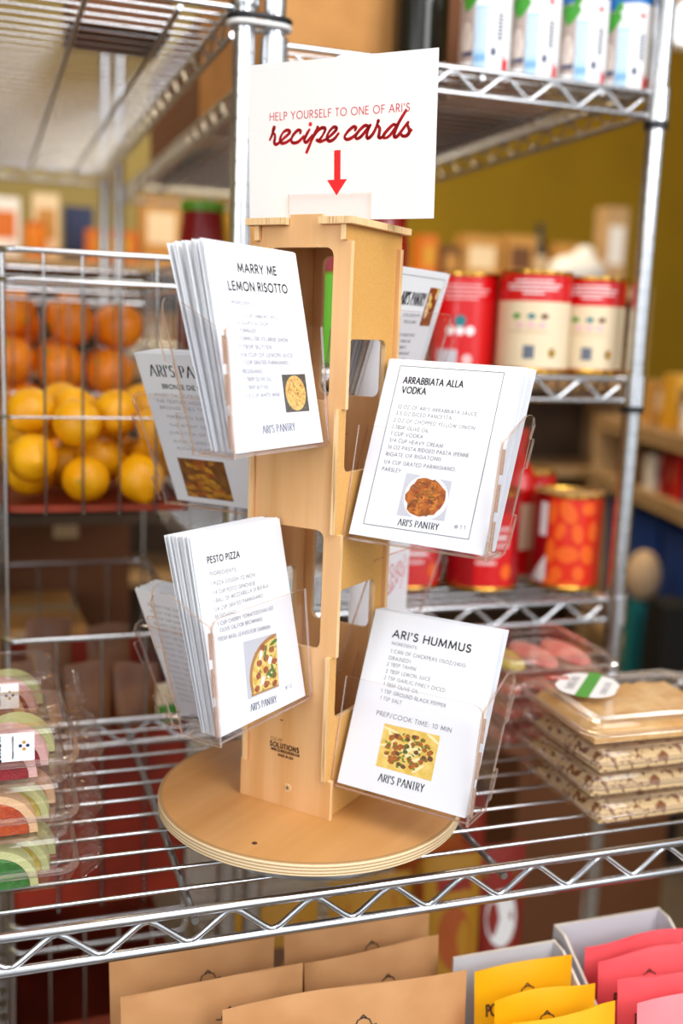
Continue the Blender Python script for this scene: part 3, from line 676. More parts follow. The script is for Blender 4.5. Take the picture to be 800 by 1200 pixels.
def coconut_can(loc, phi0, label):
    root = thing('coconut_milk_can', loc, label, 'can', 'coconut milk cans on the top shelf'); r, h = .0345, .128
    mb = MB(); mb.lathe([(0, 0), (r-.002, 0), (r, .003), (r, h-.003), (r-.002, h), (r-.003, h), (r-.004, h-.003), (0, h-.003)], n=40, mis=[1, 1, 0, 1, 1, 1, 1]); mb.build('can_body', ['white', 'tin_metal'], root)
    mb = MB(); L = lambda k: layer(phi0, r, k)
    patch(mb, rect(-.040, .004, -.012, .124), L(1), 0); patch(mb, ell(-.024, .042, .0132, .0255), L(1.5), 10); patch(mb, ell(-.024, .042, .012, .024), L(2), 1)
    patch(mb, rect(-.036, .004, -.014, .014), L(2), 7); patch(mb, rect(-.030, .021, -.012, .026), L(3), 6)
    patch(mb, rect(-.011, .004, .006, .083), L(1), 3); patch(mb, rect(-.011, .012, .006, .022), L(2), 9, sub=6)
    for k in range(9): patch(mb, rect(-.009, .030+.0055*k, .004, .0312+.0055*k), L(2), 8, sub=4)
    lf = [(-.034, .098), (-.027, .106), (-.020, .102), (-.012, .105), (-.006, .096), (-.010, .088), (-.018, .080), (-.024, .076), (-.030, .086)]
    patch(mb, lf, L(3), 5, sub=12); patch(mb, [(-.018, .105), (-.010, .118), (-.005, .108), (-.009, .102)], L(4), 5)
    for k in range(8): patch(mb, rect(.020, .040+.0045*k, .028, .0425+.0045*k), L(1), 6, sub=3)
    patch(mb, rect(.012, .020, .019, .030), L(1), 6, sub=3); patch(mb, ell(.022, .098, .004, .004, 10), L(1), 2, sub=6)
    patch(mb, [(.029, .004), (.041, .004), (.041, .02), (.035, .016), (.030, .026)], L(1), 2)
    patch(mb, rect(-.055, .106, -.012, .126), L(1.5), 4); patch(mb, rect(-.014, .114, .045, .126), L(1.5), 4)
    mb.build('printed_label', ['warm_grey', 'coconut', 'tin_red', 'sky_blue', 'deep_blue', 'leaf', 'navy', 'white', 'white', 'mid_blue', 'brown_outline'], root); return root
for i, (x, lab) in enumerate([(.345, 'leftmost coconut milk can on the top shelf'), (.4195, 'second coconut milk can from the left on the top shelf'), (.494, 'third coconut milk can from the left on the top shelf'), (.5585+.008, 'rightmost coconut milk can, beside the chrome post')]):
    coconut_can((x-.005*i*0, .415, .8468), radians(-122+i*3+(-14 if i == 3 else 0)), 'blue and white %s' % lab)
jar((.293, .52, .8468), .04, .17, 'dark_glass', 'black_plastic', 'dark glass jar with gold label behind the first coconut milk can', 'jars on the right rack')
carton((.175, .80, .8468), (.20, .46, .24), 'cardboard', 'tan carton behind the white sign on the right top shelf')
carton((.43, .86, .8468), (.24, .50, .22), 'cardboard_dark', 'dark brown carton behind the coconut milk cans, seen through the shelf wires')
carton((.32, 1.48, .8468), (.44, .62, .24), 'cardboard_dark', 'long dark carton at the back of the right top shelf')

def tin(loc, r, h, kind, phi0, label, group):
    root = thing('food_tin', loc, label, 'tin', group)
    prof = [(0, .002), (r-.004, .002), (r-.003, 0), (r+.0012, .0), (r+.0012, .004), (r, .006), (r, h-.006), (r+.0012, h-.004), (r+.0012, h), (r-.003, h), (r-.004, h-.003), (0, h-.003)]
    mb = MB(); mb.lathe(prof, n=44, mis=[2, 2, 2, 2, 2, 0, 2, 2, 2, 2, 2]); mb.build('tin_body', ['tin_red' if kind != 'dark' else 'tin_dark_red', 'cream', 'gold'], root)
    mb = MB(); L = lambda k: layer(phi0, r, k); w = r
    if kind == 'cream':
        zt = h*.70
        mb.lathe([(r+.0004, .007), (r+.0004, zt)], n=44, mi=0)
        for k, (a, b) in enumerate(((-.55, .55), (-.8, .8), (-.75, .7), (-.3, .3))): patch(mb, rect(a*w, h*(.89-.04*k), b*w, h*(.905-.04*k)), L(1), 1)
        for k, (c, m_) in enumerate(((-.42, 2), (0, 3), (.35, 4))): patch(mb, ell(c*w, h*.555, .006, .004, 10), L(3), m_, sub=6)
        for k in range(3): patch(mb, ell((-.3+.3*k)*w, h*.47, .006, .005, 10), L(3), 5, sub=6)
        patch(mb, rect(-.75*w, h*.40, .5*w, h*.405), L(3), 6); patch(mb, rect(-.18*w, h*.14, .12*w, h*.27), L(3), 7, sub=5); patch(mb, ell(.62*w, h*.2, .006, .007, 10), L(3), 8, sub=5)
    else:
        if kind == 'red':
            for k, (a, b) in enumerate(((-.6, .6), (-.85, .85), (-.8, .75), (-.5, .5))): patch(mb, rect(a*w, h*(.86-.045*k), b*w, h*(.875-.045*k)), L(1), 5)
            for k in range(3): patch(mb, ell((-.3+.3*k)*w, h*.40, .007, .007, 10), L(1), 1, sub=6)
            patch(mb, ell(0, h*.50, .009, .009, 10), L(1), 3); patch(mb, rect(-.75*w, h*.03, -.05*w, h*.2), L(1), 9); patch(mb, ell(.25*w, h*.1, .008, .008, 10), L(1), 5, sub=6)
        if kind == 'dark': 
            patch(mb, rect(.0*w, h*.05, 1.1*w, h*.8), L(1), 11)
            for k, (a, b) in enumerate(((.1, 1.0), (.05, .9), (.0, .95), (.1, .7), (.05, .6))): patch(mb, rect(a*w, h*(.62-.085*k), b*w, h*(.655-.085*k)), L(2), 1 if k % 2 else 5)
            patch(mb, ell(.92*w, h*.2, .010, .012, 12), L(3), 10)
        if kind == 'picture':
            patch(mb, rect(-1.35*w, h*.05, -.62*w, h*.96), L(1), 12); patch(mb, rect(-.95*w, h*.55, -.66*w, h*.90), L(2), 1, sub=6); patch(mb, [(-1.25*w, h*.06), (-.62*w, h*.06), (-.62*w, h*.36)], L(2), 1)
            patch(mb, rect(-.60*w, h*.045, 1.25*w, h*.955), L(1), 13, sub=16)
            rnd = random.Random(5)
            for (a, b, c, d, ro) in ((-.05, .82, .012, .020, .6), (.25, .60, .009, .016, .2), (-.25, .62, .008, .014, -.3), (.0, .38, .019, .013, 0), (-.30, .17, .011, .011, 0), (.35, .18, .010, .012, .3), (.55, .86, .013, .010, 0), (.6, .38, .012, .016, .4), (-.5, .40, .008, .02, 0), (-.45, .08, .012, .008, 0), (.1, .05, .016, .007, 0), (.75, .62, .01, .016, 0), (-.5, .8, .007, .018, 0)):
                P = [(a*w+(x*cos(ro)-z*sin(ro)), max(h*.05, min(h*.95, b*h+(x*sin(ro)+z*cos(ro))))) for x, z in ell(0, 0, c, d)]
                patch(mb, P, L(2.5), 10, sub=8)
    mb.build('printed_label', ['cream', 'white', 'leaf', 'teal', 'brown', 'rind_pink', 'tan_box', 'ink_grey', 'gold', 'photo_grey', 'tomato_orange', 'tin_red', 'tin_dark_red', 'tomato_red'], root); return root
ph = radians(-122)
g = 'red tins on the middle shelf'
zt = .4513
tin((.379, .502, zt), .050, .139, 'red', ph, 'plain red tin left of the two cream-labelled tins on the middle shelf', g)
tin((.456, .430, zt), .0515, .143, 'cream', ph, 'red tin with cream label at the centre of the middle shelf, larger in view', g)
tin((.566, .455, zt), .050, .141, 'cream', ph, 'red tin with cream label nearest the right chrome post', g)
tin((.270, .52, zt), .050, .139, 'red', ph, 'red tin mostly hidden behind the clear card pocket on the middle shelf', g)
tin((.5735-.02, .63, zt), .044, .139, 'red', ph, 'red tin in the second row behind the right cream-labelled tin', g)
tin((.42, .612, zt), .050, .139, 'red', ph, 'red tin in the second row behind the plain red one', g)
jar((.168, .50, zt), .034, .165, 'jar_green', 'jar_red', 'green jar with dark red lid seen through the wooden post window', 'jars on the right rack', .22)
jar((.290, .50+.13, zt), .042, .245, 'jar_red', 'jar_red', 'tall dark red jar just right of the wooden post, above the chowder card', 'jars on the right rack', .1)
jar((.118, 1.20, zt), .047, .29, 'jar_red', 'jar_green', 'dark red jar with green lid standing behind the left chrome post', 'jars on the right rack', .06)
g = 'red tins on the lower shelf'; zt = .1219
tin((.418, .475, zt), .0555, .150, 'dark', radians(-128), 'red tin with pale lettering under the arrabbiata card', g)
tin((.5535, .455, zt), .0525, .147, 'picture', radians(-118), 'tin with orange tomato picture label beside the right post on the lower shelf', g)
tin((.305, .50, zt), .052, .147, 'dark', radians(-120), 'red tin half hidden behind the hummus card on the lower shelf', g)
tin((.565, .617, zt), .050, .160, 'red', ph, 'red tin behind the tomato picture tin on the lower shelf', g)
tin((.440, .617, zt), .052, .150, 'red', ph, 'red tin in the back row between the two front lower tins', g)
bottle((.565-.055, .545, zt), .032, .235, 'tin_red', 'tin_red', 'red bottle with white label standing behind the tomato tins', 'jars on the right rack')

# bags in shade-darkened colours on the bottom shelf of the right rack
def bag_print(c1, c2):
    def f(mb, mp, w, h):
        P = ell(0, h*.5, w*.3, h*.2, 14)
        n = len(P)
        for i in range(n): mb.add([mp(0, h*.5), mp(*P[i]), mp(*P[(i+1) % n])], [(0, 1, 2)], 1)
        for s in (-1, 1): mb.add([mp(-w*.3, h*(.78 if s > 0 else .2)), mp(w*.3, h*(.78 if s > 0 else .2)), mp(w*.3, h*(.86 if s > 0 else .26)), mp(-w*.3, h*(.86 if s > 0 else .26))], [(0, 1, 2, 3)], 2)
    return f
for i, (x, y, w, h, ms, lab) in enumerate([(.105, .47, .14, .22, ['bag_yellow_shaded', 'brown', 'bag_orange_shaded'], 'shade-darkened yellow bag on the bottom rack shelf behind the kraft pouches'), (.262, .47, .14, .24, ['bag_yellow_shaded', 'leaf', 'bag_orange_shaded'], 'amber bag with green oval on the bottom rack shelf'),
     (.395, .45, .10, .27, ['bag_yellow_shaded', 'bag_orange_shaded', 'bag_red_shaded'], 'yellow bag with orange oval behind the yellow pouch tray'), (.505, .50, .10, .25, ['bag_red_shaded', 'white', 'leaf'], 'red bag with white oval on the bottom rack shelf'), (.42, .60, .13, .28, ['bag_orange_shaded', 'bag_yellow_shaded', 'leaf'], 'tall orange bag behind the red and yellow ones'), (.50, .66, .12, .26, ['bag_red_shaded', 'bag_orange_shaded', 'bag_yellow_shaded'], 'shade-darkened red bag at the right end of the bottom rack shelf')]):
    pillow('snack_bag', w, h, .05, ms, (x, y, -.5915), 0, .05, lab, 'bag', 'snack bags on the bottom rack shelf', bag_print(0, 0), seed=60+i)

# ================================================================ the wooden spinner
TH = .8654; TH = pi/2-TH                       # heading of the post faces
U = Vector((cos(TH), sin(TH), 0)); V = Vector((-sin(TH), cos(TH), 0)); Z = Vector((0, 0, 1))
hs = .0971/2; N = -hs*(U+V); PT = .0052; ZB = .0391; ZT = .5902
spin = thing('card_spinner', (0, 0, 0), 'wooden countertop card spinner with round base, square post and clear pockets', 'card rack', None, TH)
mb = MB(); R = .1525
rimp = [(0, .0268), (R-.0012, .0268), (R, .028), (R, .0378), (R-.0013, ZB), (R-.004, ZB), (0, ZB)]
mb.lathe(rimp, n=96, mis=[1, 1, 1, 1, 1, 0]); mb.build('round_base', ['wood_base', 'ply_edge'], spin)
mb = MB(); mb.lathe([(0, .0046), (.118, .0046), (.120, .006), (.120, .011), (.118, .012), (.06, .0125), (.06, .0262), (0, .0262)], n=48); tt = mb.build('turntable', 'chrome_dull', spin)
for k in range(4):
    mb = MB(); a = pi/4+k*pi/2; mb.lathe([(0, .0022), (.012, .0022), (.012, .0046), (0, .0046)], (.100*cos(a), .100*sin(a), 0), 14); mb.build('rubber_foot', 'black_plastic', tt)
mb = MB(); mb.lathe([(0, ZB+.0006), (.0022, ZB+.0006), (.0026, ZB)], (-.125, -.02, 0), 10); mb.build('pilot_hole', 'ink_brown', spin)

def flat_panel(name, outline, holes, th, mtx, mats, parent):
    cu = bpy.data.curves.new('tmp', 'CURVE'); cu.dimensions = '2D'; cu.fill_mode = 'BOTH'; cu.extrude = th/2-.0004; cu.bevel_depth = .0004; cu.offset = -.0004
    for P in [outline]+holes:
        s = cu.splines.new('POLY'); s.points.add(len(P)-1); s.use_cyclic_u = True
        for p, q in zip(s.points, P): p.co = (q[0], q[1], 0, 1)
    o = bpy.data.objects.new('tmp', cu); COL.objects.link(o); dg = bpy.context.evaluated_depsgraph_get(); dg.update()
    me = bpy.data.meshes.new_from_object(o.evaluated_get(dg)); bpy.data.objects.remove(o); bpy.data.curves.remove(cu)
    me.materials.clear()
    for m in mats: me.materials.append(M[m])
    for p in me.polygons:
        nz = p.normal.z; p.material_index = 1 if abs(nz) < .5 else (2 if nz*1 < 0 and len(mats) > 2 else 0); p.use_smooth = False
    me.transform(mtx); me.name = name; r = bpy.data.objects.new(name, me); COL.objects.link(r); r.parent = parent; return r
def rr2(x0, x1, z0, z1, r, k=5):
    return [(p.x, p.y) for p in rrect((x1-x0)/2, (z1-z0)/2, r, 0, (x0+x1)/2, (z0+z1)/2, k)]
def comb(ext_first, top_tab):
    lv = [ZB, .078, .2, .316, .43, .577, ZT]; E = hs+.0040; Rc = hs-PT-.0004
    right = []; st = ext_first
    for i in range(6):
        w = E if st else Rc; a, b = lv[i], lv[i+1]; g = .0003
        right += [(w-(0 if i == 0 or not st else .0), a+g), (w, b-g)]; st = not st
    right[0] = (right[0][0], ZB); right[-1] = (right[-1][0], ZT)
    top = [(.0126, ZT), (.0126, ZT+.0095), (-.0215, ZT+.0095), (-.0215, ZT)] if top_tab else []
    return right+top+[(-x, z) for x, z in reversed(right)]
wl = [rr2(-.0345, .0335, .437, .571, .008), rr2(-.0345, .0335, .205, .318, .008)]
wr = [rr2(-.040, .0290, .372, .492, .008), rr2(-.040, .0290, .137, .262, .008)]
mL = Matrix(((0, 0, 1, 0), (1, 0, 0, 0), (0, 1, 0, 0), (0, 0, 0, 1)))     # x2d->y, y2d->z, normal->x
mR = Matrix(((1, 0, 0, 0), (0, 0, -1, 0), (0, 1, 0, 0), (0, 0, 0, 1)))    # x2d->x, y2d->z
T = Matrix.Translation
pl = flat_panel('post_panel', comb(True, True), wl, PT, T((-hs+PT/2, 0, 0)) @ mL, ['wood', 'wood_edge'], spin)
flat_panel('post_panel', comb(True, True), wl, PT, T((hs-PT/2, 0, 0)) @ mL, ['wood', 'wood_edge'], spin)
pr = flat_panel('post_panel', comb(False, False), wr, PT, T((0, -hs+PT/2, 0)) @ mR, ['wood', 'wood_edge', 'hardboard'], spin)
flat_panel('post_panel', comb(False, False), wr, PT, T((0, hs-PT/2, 0)) @ mR, ['wood', 'wood_edge', 'hardboard'], spin)
pr.data.materials[0] = M['hardboard']
# cap with two notches for the post tabs
c = hs+.0075; nt = .0005
cap = [(-c, -c), (c, -c)]
cap += [(c, -.0215-nt), (hs-PT-nt, -.0215-nt), (hs-PT-nt, .0126+nt), (c, .0126+nt)]
cap += [(c, c), (-c, c)]
cap += [(-c, .0126+nt), (-hs+PT+nt, .0126+nt), (-hs+PT+nt, -.0215-nt), (-c, -.0215-nt)]
flat_panel('post_cap', cap, [], .0062, T((0, 0, ZT+.0033)), ['wood', 'wood_edge'], spin)
# screw low on the left face and the maker's stamp
mb = MB(); RX = Matrix.Rotation(-pi/2, 3, 'Y'); tmp = MB(); tmp.lathe([(.0043, 0), (.004, .0006), (.002, .0004), (0, .0003)], n=18)
mb.add([(-hs-.0001-v.z, -.004+v.x, .060+v.y) for v in tmp.v], tmp.f, 0, True)
for a in (0.6, 0.6+pi/2): mb.box((-hs-.0008, -.004, .060), (.0003, .0044, .0007), 1, Matrix.Rotation(a, 3, 'X'))
mb.build('screw', ['wood_edge', 'ink_brown'], spin)
mb = MB(); sp = lambda a, b: Vector((-hs-.0003, -a, b))
text_line(mb, 'CLEAR', -.0170, .1050, -.004, .1050, .0030, .00030, 0, sp, gap=.35)
text_line(mb, 'SOLUTIONS', -.0175, .0985, .0155, .0985, .0046, .0011, 0, sp, gap=.36)
text_line(mb, 'WWW.CLEARSOLUTIONS.COM', -.0165, .0945, .0165, .0945, .0024, .0005, 0, sp, gap=.25)
text_line(mb, 'MADE IN USA', -.008, .0900, .0095, .0900, .0024, .0005, 0, sp, gap=.25, space=.5)
mb.build('printed_stamp', 'ink_brown', pl)
mb = MB()
for y, z in ((.005, .127), ): mb.box((-hs-.0002, y, z), (.0004, .003, .0008), 0)
mb.build('wood_knot', 'ink_brown', pl)

# ---------------------------------------------------------------- clear pockets
CW, CH = .133, .1693
def slab2(mb, pts, O, A, B, th): mb.slab(pts, O, A, B, th, 0, 1)
def pocket(H, K, a, z, tf, tb, D, sgn=1):
    """H outward, K towards the back of the pocket (spinner frame)"""
    H, K = Vector(H), Vector(K); O = (-hs*Vector((1, 1, 0)))*sgn
    O = Vector((O.x, O.y, 0)) + (K*(a-.0036)) + Z*z + H*.0
    n = H.cross(Z); s = -1 if n.dot(K) < 0 else 1          # slab grows towards the back
    th = .0024
    L = CW+.0105; hf, hb = .104, .128
    upF = cos(tf)*Z+sin(tf)*K; upB = cos(tb)*Z+sin(tb)*K
    def rounded(x0, x1, h, r=.010):
        P = [(x0, 0), (x1, 0)]
        P += [(x1-r+r*cos(radians(t)), h-r+r*sin(radians(t))) for t in (0, 30, 60, 90)]
        return P+[(x0, h)]
    mb = MB(); mb.slab(rounded(.0012, L, hf), O, H, upF, th*(1 if H.cross(upF).dot(K) < 0 else -1), 0, 1)
    p = mb.build('card_pocket', ['acrylic', 'acrylic_edge'], spin)
    mb = MB(); mb.slab(rounded(-.024, L, hb, .012), O+K*(D+.003)+Z*.0005, H, upB, th*(1 if H.cross(upB).dot(K) < 0 else -1), 0, 1); mb.build('back_panel', ['acrylic', 'acrylic_edge'], p)
    mb = MB(); mb.slab([(.0012, .0026), (L-.0026, .0026), (L-.0026, D+.002), (.0012, D+.002)], O, H, K, th*(1 if H.cross(K).z > 0 else -1), 0, 1); mb.build('floor_panel', ['acrylic', 'acrylic_edge'], p)
    # outer end panel with the hooked tabs along its back edge
    e = D+.0056; tk = math.tan(tb); tg = math.tan(tf); h = .118; x = lambda v: e+tk*v
    P = [(-.0004, -.003), (e, -.003)]
    for v0, v1 in ((.004, .030), (.070, .096)): P += [(x(v0), v0), (x(v0)+.008, v0), (x(v0)+.009, v0+.002), (x(v1)+.009, v1-.002), (x(v1)+.008, v1), (x(v1), v1)]
    P += [(x(h)-.001, h-.010), (x(h)-.004, h-.003), (x(h)-.011, h)] + [(x(h)-.022, h), (.012+tg*.100, .101), (tg*.09+.004, .098), (tg*.09, .090)]
    for v in (.085, .062, .060, .038, .036, .014): P.append((tg*v-(.003 if int(v*1000) in (62, 36, 85, 14) and False else 0), v))
    mb = MB(); mb.slab(P, O+H*(L+.0004), K, Z, th*(1 if K.cross(Z).dot(H) > 0 else -1), 0, 1); mb.build('side_panel', ['acrylic', 'acrylic_edge'], p)
    # finger joints where front and end panels lock together
    mb = MB()
    for v0, v1 in ((.006, .032), (.040, .064), (.072, .094)):
        mb.slab([(L+.0004, v0), (L+.0026, v0), (L+.0026, v1), (L+.0004, v1)], O+K*.0004, H, upF, th*(1 if H.cross(upF).dot(K) < 0 else -1), 1, 1)
    mb.build('finger_joint', ['acrylic', 'acrylic_edge'], p)
    return p
FIT = {'arr': (.0124, .3163, .0050, .3590, -.0132), 'hum': (.0092, .0753, -.0095, .3860, .0100), 'ris': (.0143, .4000, .0051, .2138, 0), 'pes': (.0241, .1594, .0094, .2179, .0137)}
for nm in FIT:
    a, z, _, t, _ = FIT[nm]; a = min(a, .0165) if nm != 'pes' else .0225
    rgt = nm in ('arr', 'hum')
    for sgn in (1, -1):
        Hh = (0, -sgn, 0) if rgt else (-sgn, 0, 0); Kk = (sgn, 0, 0) if rgt else (0, sgn, 0)
        pocket(Hh, Kk, a-(.0012 if nm == 'hum' else 0), z-(.0030 if nm == 'arr' else .0012), .20 if rgt else .11, .43 if rgt else .30, .036, sgn)

# ---------------------------------------------------------------- recipe cards
PRINT = {'arr': ([('ARRABBIATA ALLA',20.0,147.0,80.0,147.2,5.94,'b'),('VODKA',20.7,137.6,45.0,137.7,5.98,'b'),("12 OZ OF ARI'S ARRABBIATA SAUCE",20.3,122.6,99.2,122.0,3.29,'l'),('3.5 OZ DICED PANCETTA',20.1,116.3,76.0,116.3,3.32,'l'),('2 OZ OF CHOPPED YELLOW ONION',19.2,109.5,100.3,109.2,3.29,'l'),('1 TBSP OLIVE OIL',19.2,103.2,56.6,102.4,3.33,'l'),('1 CUP VODKA',19.5,96.7,52.1,96.3,3.33,'l'),('3/4 CUP HEAVY CREAM',19.3,90.4,73.4,89.8,3.31,'l'),('16 OZ PASTA RIDGED PASTA (PENNE',19.6,83.7,100.3,83.9,3.29,'l'),('RIGATE OR RIGATONI)',19.3,76.9,74.3,77.6,3.31,'l'),('1/4 CUP GRATED PARMIGIANO,',19.0,69.4,90.9,70.0,3.3,'l'),('PARSLEY',18.9,62.6,37.8,62.5,3.33,'l'),("ARI'S PANTRY",46.9,14.8,86.5,15.6,5.82,'d'),('#11',100.9,19.3,111.7,19.7,3.42,'g')],{'border': [(13.1,163.4),(116.6,163.6),(116.8,11.8),(12.5,11.2)],'photo': [(44.0,63.2),(89.6,60.5),(90.7,24.4),(43.6,23.6)]}),'hum': ([("ARI'S HUMMUS",24.4,145.5,106.0,145.0,6.87,'b'),('INGREDIENTS:',25.3,138.3,52.8,138.1,2.79,'l'),('1 CAN OF CHICKPEAS (15OZ/240G',26.1,130.6,104.1,130.6,3.21,'l'),('DRAINED)',25.7,123.8,48.7,124.1,3.26,'l'),('2 TBSP TAHINI',25.1,117.7,55.7,118.3,3.26,'l'),('2 TBSP LEMON JUICE',25.4,111.0,72.5,111.6,3.25,'l'),('2 TSP GARLIC,FINELY DICED',25.1,104.6,89.3,104.6,3.24,'l'),('1 TBSP OLIVE OIL',26.0,98.5,62.9,98.0,3.26,'l'),('1 TSP GROUND BLACK PEPPER',25.0,91.8,93.0,90.9,3.23,'l'),('1 TSP SALT',25.8,85.2,48.2,84.6,3.27,'l'),('PREP/COOK TIME: 10 MIN',25.4,70.3,103.4,70.1,4.01,'m'),("ARI'S PANTRY",41.7,11.4,88.6,12.1,6.99,'d')],{'photo': [(35.8,64.1),(93.8,64.8),(94.3,23.5),(36.2,24.2)]}),'pes': ([('PESTO PIZZA',18.3,144.3,63.5,142.9,5.23,'b'),('INGREDIENTS:',18.2,133.9,56.7,131.5,3.12,'l'),('1 PIZZA DOUGH (12 INCH)',18.4,124.9,81.9,122.6,3.14,'l'),('1/4 CUP PESTO GENOVESE',18.7,117.4,80.1,115.4,3.12,'l'),('1 BALL OF MOZZARELLA DI BUFALA',19.0,110.2,99.5,109.7,3.12,'l'),('1/4 CUP GRATED PARMIGIANO',18.3,103.2,88.6,102.6,3.09,'l'),('REGGIANO',17.4,97.2,45.9,96.0,3.02,'l'),('1 CUP CHERRY TOMATOES,HALVED',19.6,90.6,102.1,88.7,3.1,'l'),('OLIVE OIL,FOR BROWNING',21.2,85.0,82.6,82.3,3.07,'l'),('FRESH BASIL LEAVES,FOR GARNISH',16.8,78.1,92.9,73.0,3.11,'l'),("ARI'S PANTRY",46.8,9.2,86.3,6.7,5.97,'e'),('#12',102.6,13.6,112.9,13.5,3.26,'g')],{'photo': [(50.5,69.8),(101.4,67.1),(93.6,18.9),(45.3,20.2)]}),'ris': ([('MARRY ME',41.4,146.5,97.1,147.4,6.9,'b'),('LEMON RISOTTO',24.9,131.1,110.5,132.7,6.85,'b'),('INGREDIENTS:',25.4,119.8,56.0,119.4,2.83,'g'),('1 1/2 CUPS ARBORIO RICE',31.0,109.2,87.9,109.1,2.87,'g'),('4 CUPS STOCK',29.6,103.5,73.1,103.2,2.85,'g'),('1 SHALLOT',32.2,97.3,53.6,96.9,2.83,'g'),('1 SMALL OR 1/2 LARGE LEMON',30.5,90.7,99.0,89.8,2.89,'g'),('1 TBSP BUTTER',27.3,83.7,72.5,83.5,2.84,'g'),('1/4 CUP OF LEMON JUICE',27.0,77.1,103.4,76.6,2.88,'g'),('1 CUP GRATED PARMIGIANO',29.6,71.0,94.7,70.3,2.87,'g'),('REGGIANO',26.9,63.9,53.6,63.2,2.81,'g'),('1 TBSP OLIVE OIL',27.5,57.3,65.3,56.6,2.83,'g'),('1 TBSP BUTTER',27.2,50.6,59.0,49.9,2.81,'g'),('1/2 CUP WHITE WINE',25.4,43.6,75.0,43.5,2.82,'g'),("ARI'S PANTRY",42.0,13.4,90.4,13.3,6.42,'e')],{'photo': [(82.0,61.5),(118.8,61.6),(117.4,28.9),(80.4,29.1)]}),'sign': ([("HELP YOURSELF TO ONE OF ARI'S",23.4,90.8,166.5,91.1,6.59,'r')],{'dot': [(66.9,85.4)],'head': [(85.0,35.6),(105.7,35.9),(95.1,21.7)],'s0': [(23.2,73.6),(25.3,77.2),(27.1,81.6),(28.0,84.7),(27.0,82.6),(26.9,80.2),(28.8,77.7),(28.8,74.5),(28.2,71.6),(29.1,69.7),(31.3,69.6),(34.3,71.3)],'s1': [(34.3,71.3),(39.4,74.9),(44.5,78.7),(44.2,80.8),(41.3,81.3),(37.6,79.3),(34.9,75.1),(34.7,72.0),(36.7,70.1),(41.3,70.7),(46.8,73.7)],'s10': [(153.9,79.5),(151.2,80.6),(145.7,76.5),(141.9,72.2),(142.8,69.8),(147.1,71.1),(152.7,76.9),(158.7,85.5),(163.2,92.0)],'s11': [(158.7,85.5),(155.0,78.8),(152.4,72.6),(152.9,70.3),(155.6,70.9),(160.0,75.7),(165.3,81.8),(165.0,79.4),(166.5,76.1),(166.6,72.9),(164.2,70.7),(160.6,70.7),(159.0,72.3)],'s12': [(164.2,70.7),(168.6,75.3)],'s2': [(56.3,77.9),(56.3,80.2),(53.5,80.6),(49.5,77.6),(46.9,73.7),(47.1,71.0),(49.6,69.7),(54.5,70.8),(59.9,75.1)],'s3': [(66.0,80.8),(63.1,76.7),(60.7,72.4),(61.3,70.0),(63.9,70.4),(69.1,75.4)],'s4': [(75.0,82.6),(71.2,76.2),(67.2,68.8),(63.1,60.8)],'s5': [(70.2,74.0),(74.4,78.8),(78.9,81.5),(82.0,81.1),(82.1,78.7),(79.2,74.2),(75.8,70.8),(74.1,71.1),(77.7,69.8),(83.0,71.2)],'s6': [(83.0,71.2),(88.4,74.5),(93.8,79.1),(93.4,81.3),(90.5,81.2),(86.9,78.1),(84.7,74.2),(84.9,71.1),(87.7,69.7),(92.1,71.5),(96.4,75.9)],'s7': [(113.1,77.7),(114.0,79.9),(111.4,80.7),(106.8,77.8),(103.0,73.6),(103.3,71.2),(106.5,70.4),(112.2,72.7),(117.0,76.8)],'s8': [(126.6,78.9),(125.3,81.0),(122.1,80.8),(116.8,76.7),(113.9,72.2),(115.4,70.5),(119.5,72.3),(125.3,78.1),(128.6,81.5)],'s9': [(128.6,81.3),(125.8,76.0),(125.2,71.7),(127.0,70.5),(130.7,73.3),(134.0,78.5),(136.6,85.1),(135.4,81.5),(137.8,78.1),(137.4,73.6),(137.1,71.0),(139.2,70.2),(142.5,72.4)],'shaft': [(92.0,61.3),(98.7,61.5),(98.9,35.7),(92.3,35.7)]})}
def card_frame(nm, sgn, k, extra_t=0, jit=(0, 0), b=-.0056):
    """matrix of a card (origin bottom left, X right, Y up, Z to its reader); k = how far back in the pocket"""
    a, z, yw, t, ro = FIT[nm]; rgt = nm in ('arr', 'hum'); t += extra_t
    rot = Matrix.Rotation(yw, 3, 'Z'); u, v = rot @ U, rot @ V
    if rgt: base = N+(a+k)*U+b*V+Z*z; hor = -v; back = u
    else: base = N+(a+k)*V+b*U+Z*z; hor = -u; back = v
    up = cos(t)*Z+sin(t)*back
    h2 = cos(ro)*hor+sin(ro)*up; u2 = -sin(ro)*hor+cos(ro)*up
    base = base+h2*jit[0]+u2*(jit[1]+.0002)
    if rgt: o, x = base, h2
    else: o, x = base+CW*h2, -h2
    n = x.cross(u2).normalized(); y = n.cross(x).normalized()
    m = Matrix(((x.x, y.x, n.x, o.x), (x.y, y.y, n.y, o.y), (x.z, y.z, n.z, o.z), (0, 0, 0, 1)))
    if sgn < 0: m = Matrix.Rotation(pi, 4, 'Z') @ m
    return m
INKS = ['paper', 'ink', 'ink_grey', 'ink_mid', 'ink_navy', 'ink_red']
STY = {'b': (.185, 1, False, .28, .46), 'l': (.11, 3, False, .30, .50), 'm': (.11, 1, False, .30, .5), 'g': (.11, 2, False, .30, .5), 'd': (.125, 1, True, .24, .5), 'e': (.12, 4, True, .24, .5), 'r': (.11, 5, False, .28, .46)}
def put_print(mb, lines, mp):
    for t, x0, y0, x1, y1, cap, st in lines:
        w, mi, con, gap, space = STY[st]; cap *= 1e-3
        text_line(mb, t, x0*1e-3, y0*1e-3, x1*1e-3, y1*1e-3, cap, w*cap*(1.0 if st != 'b' else 1.05), mi, mp, con, gap, space)
def blank(mb, w=CW, h=CH, t=.0004): mb.box((w/2, h/2, -t/2), (w, h, t), 0)
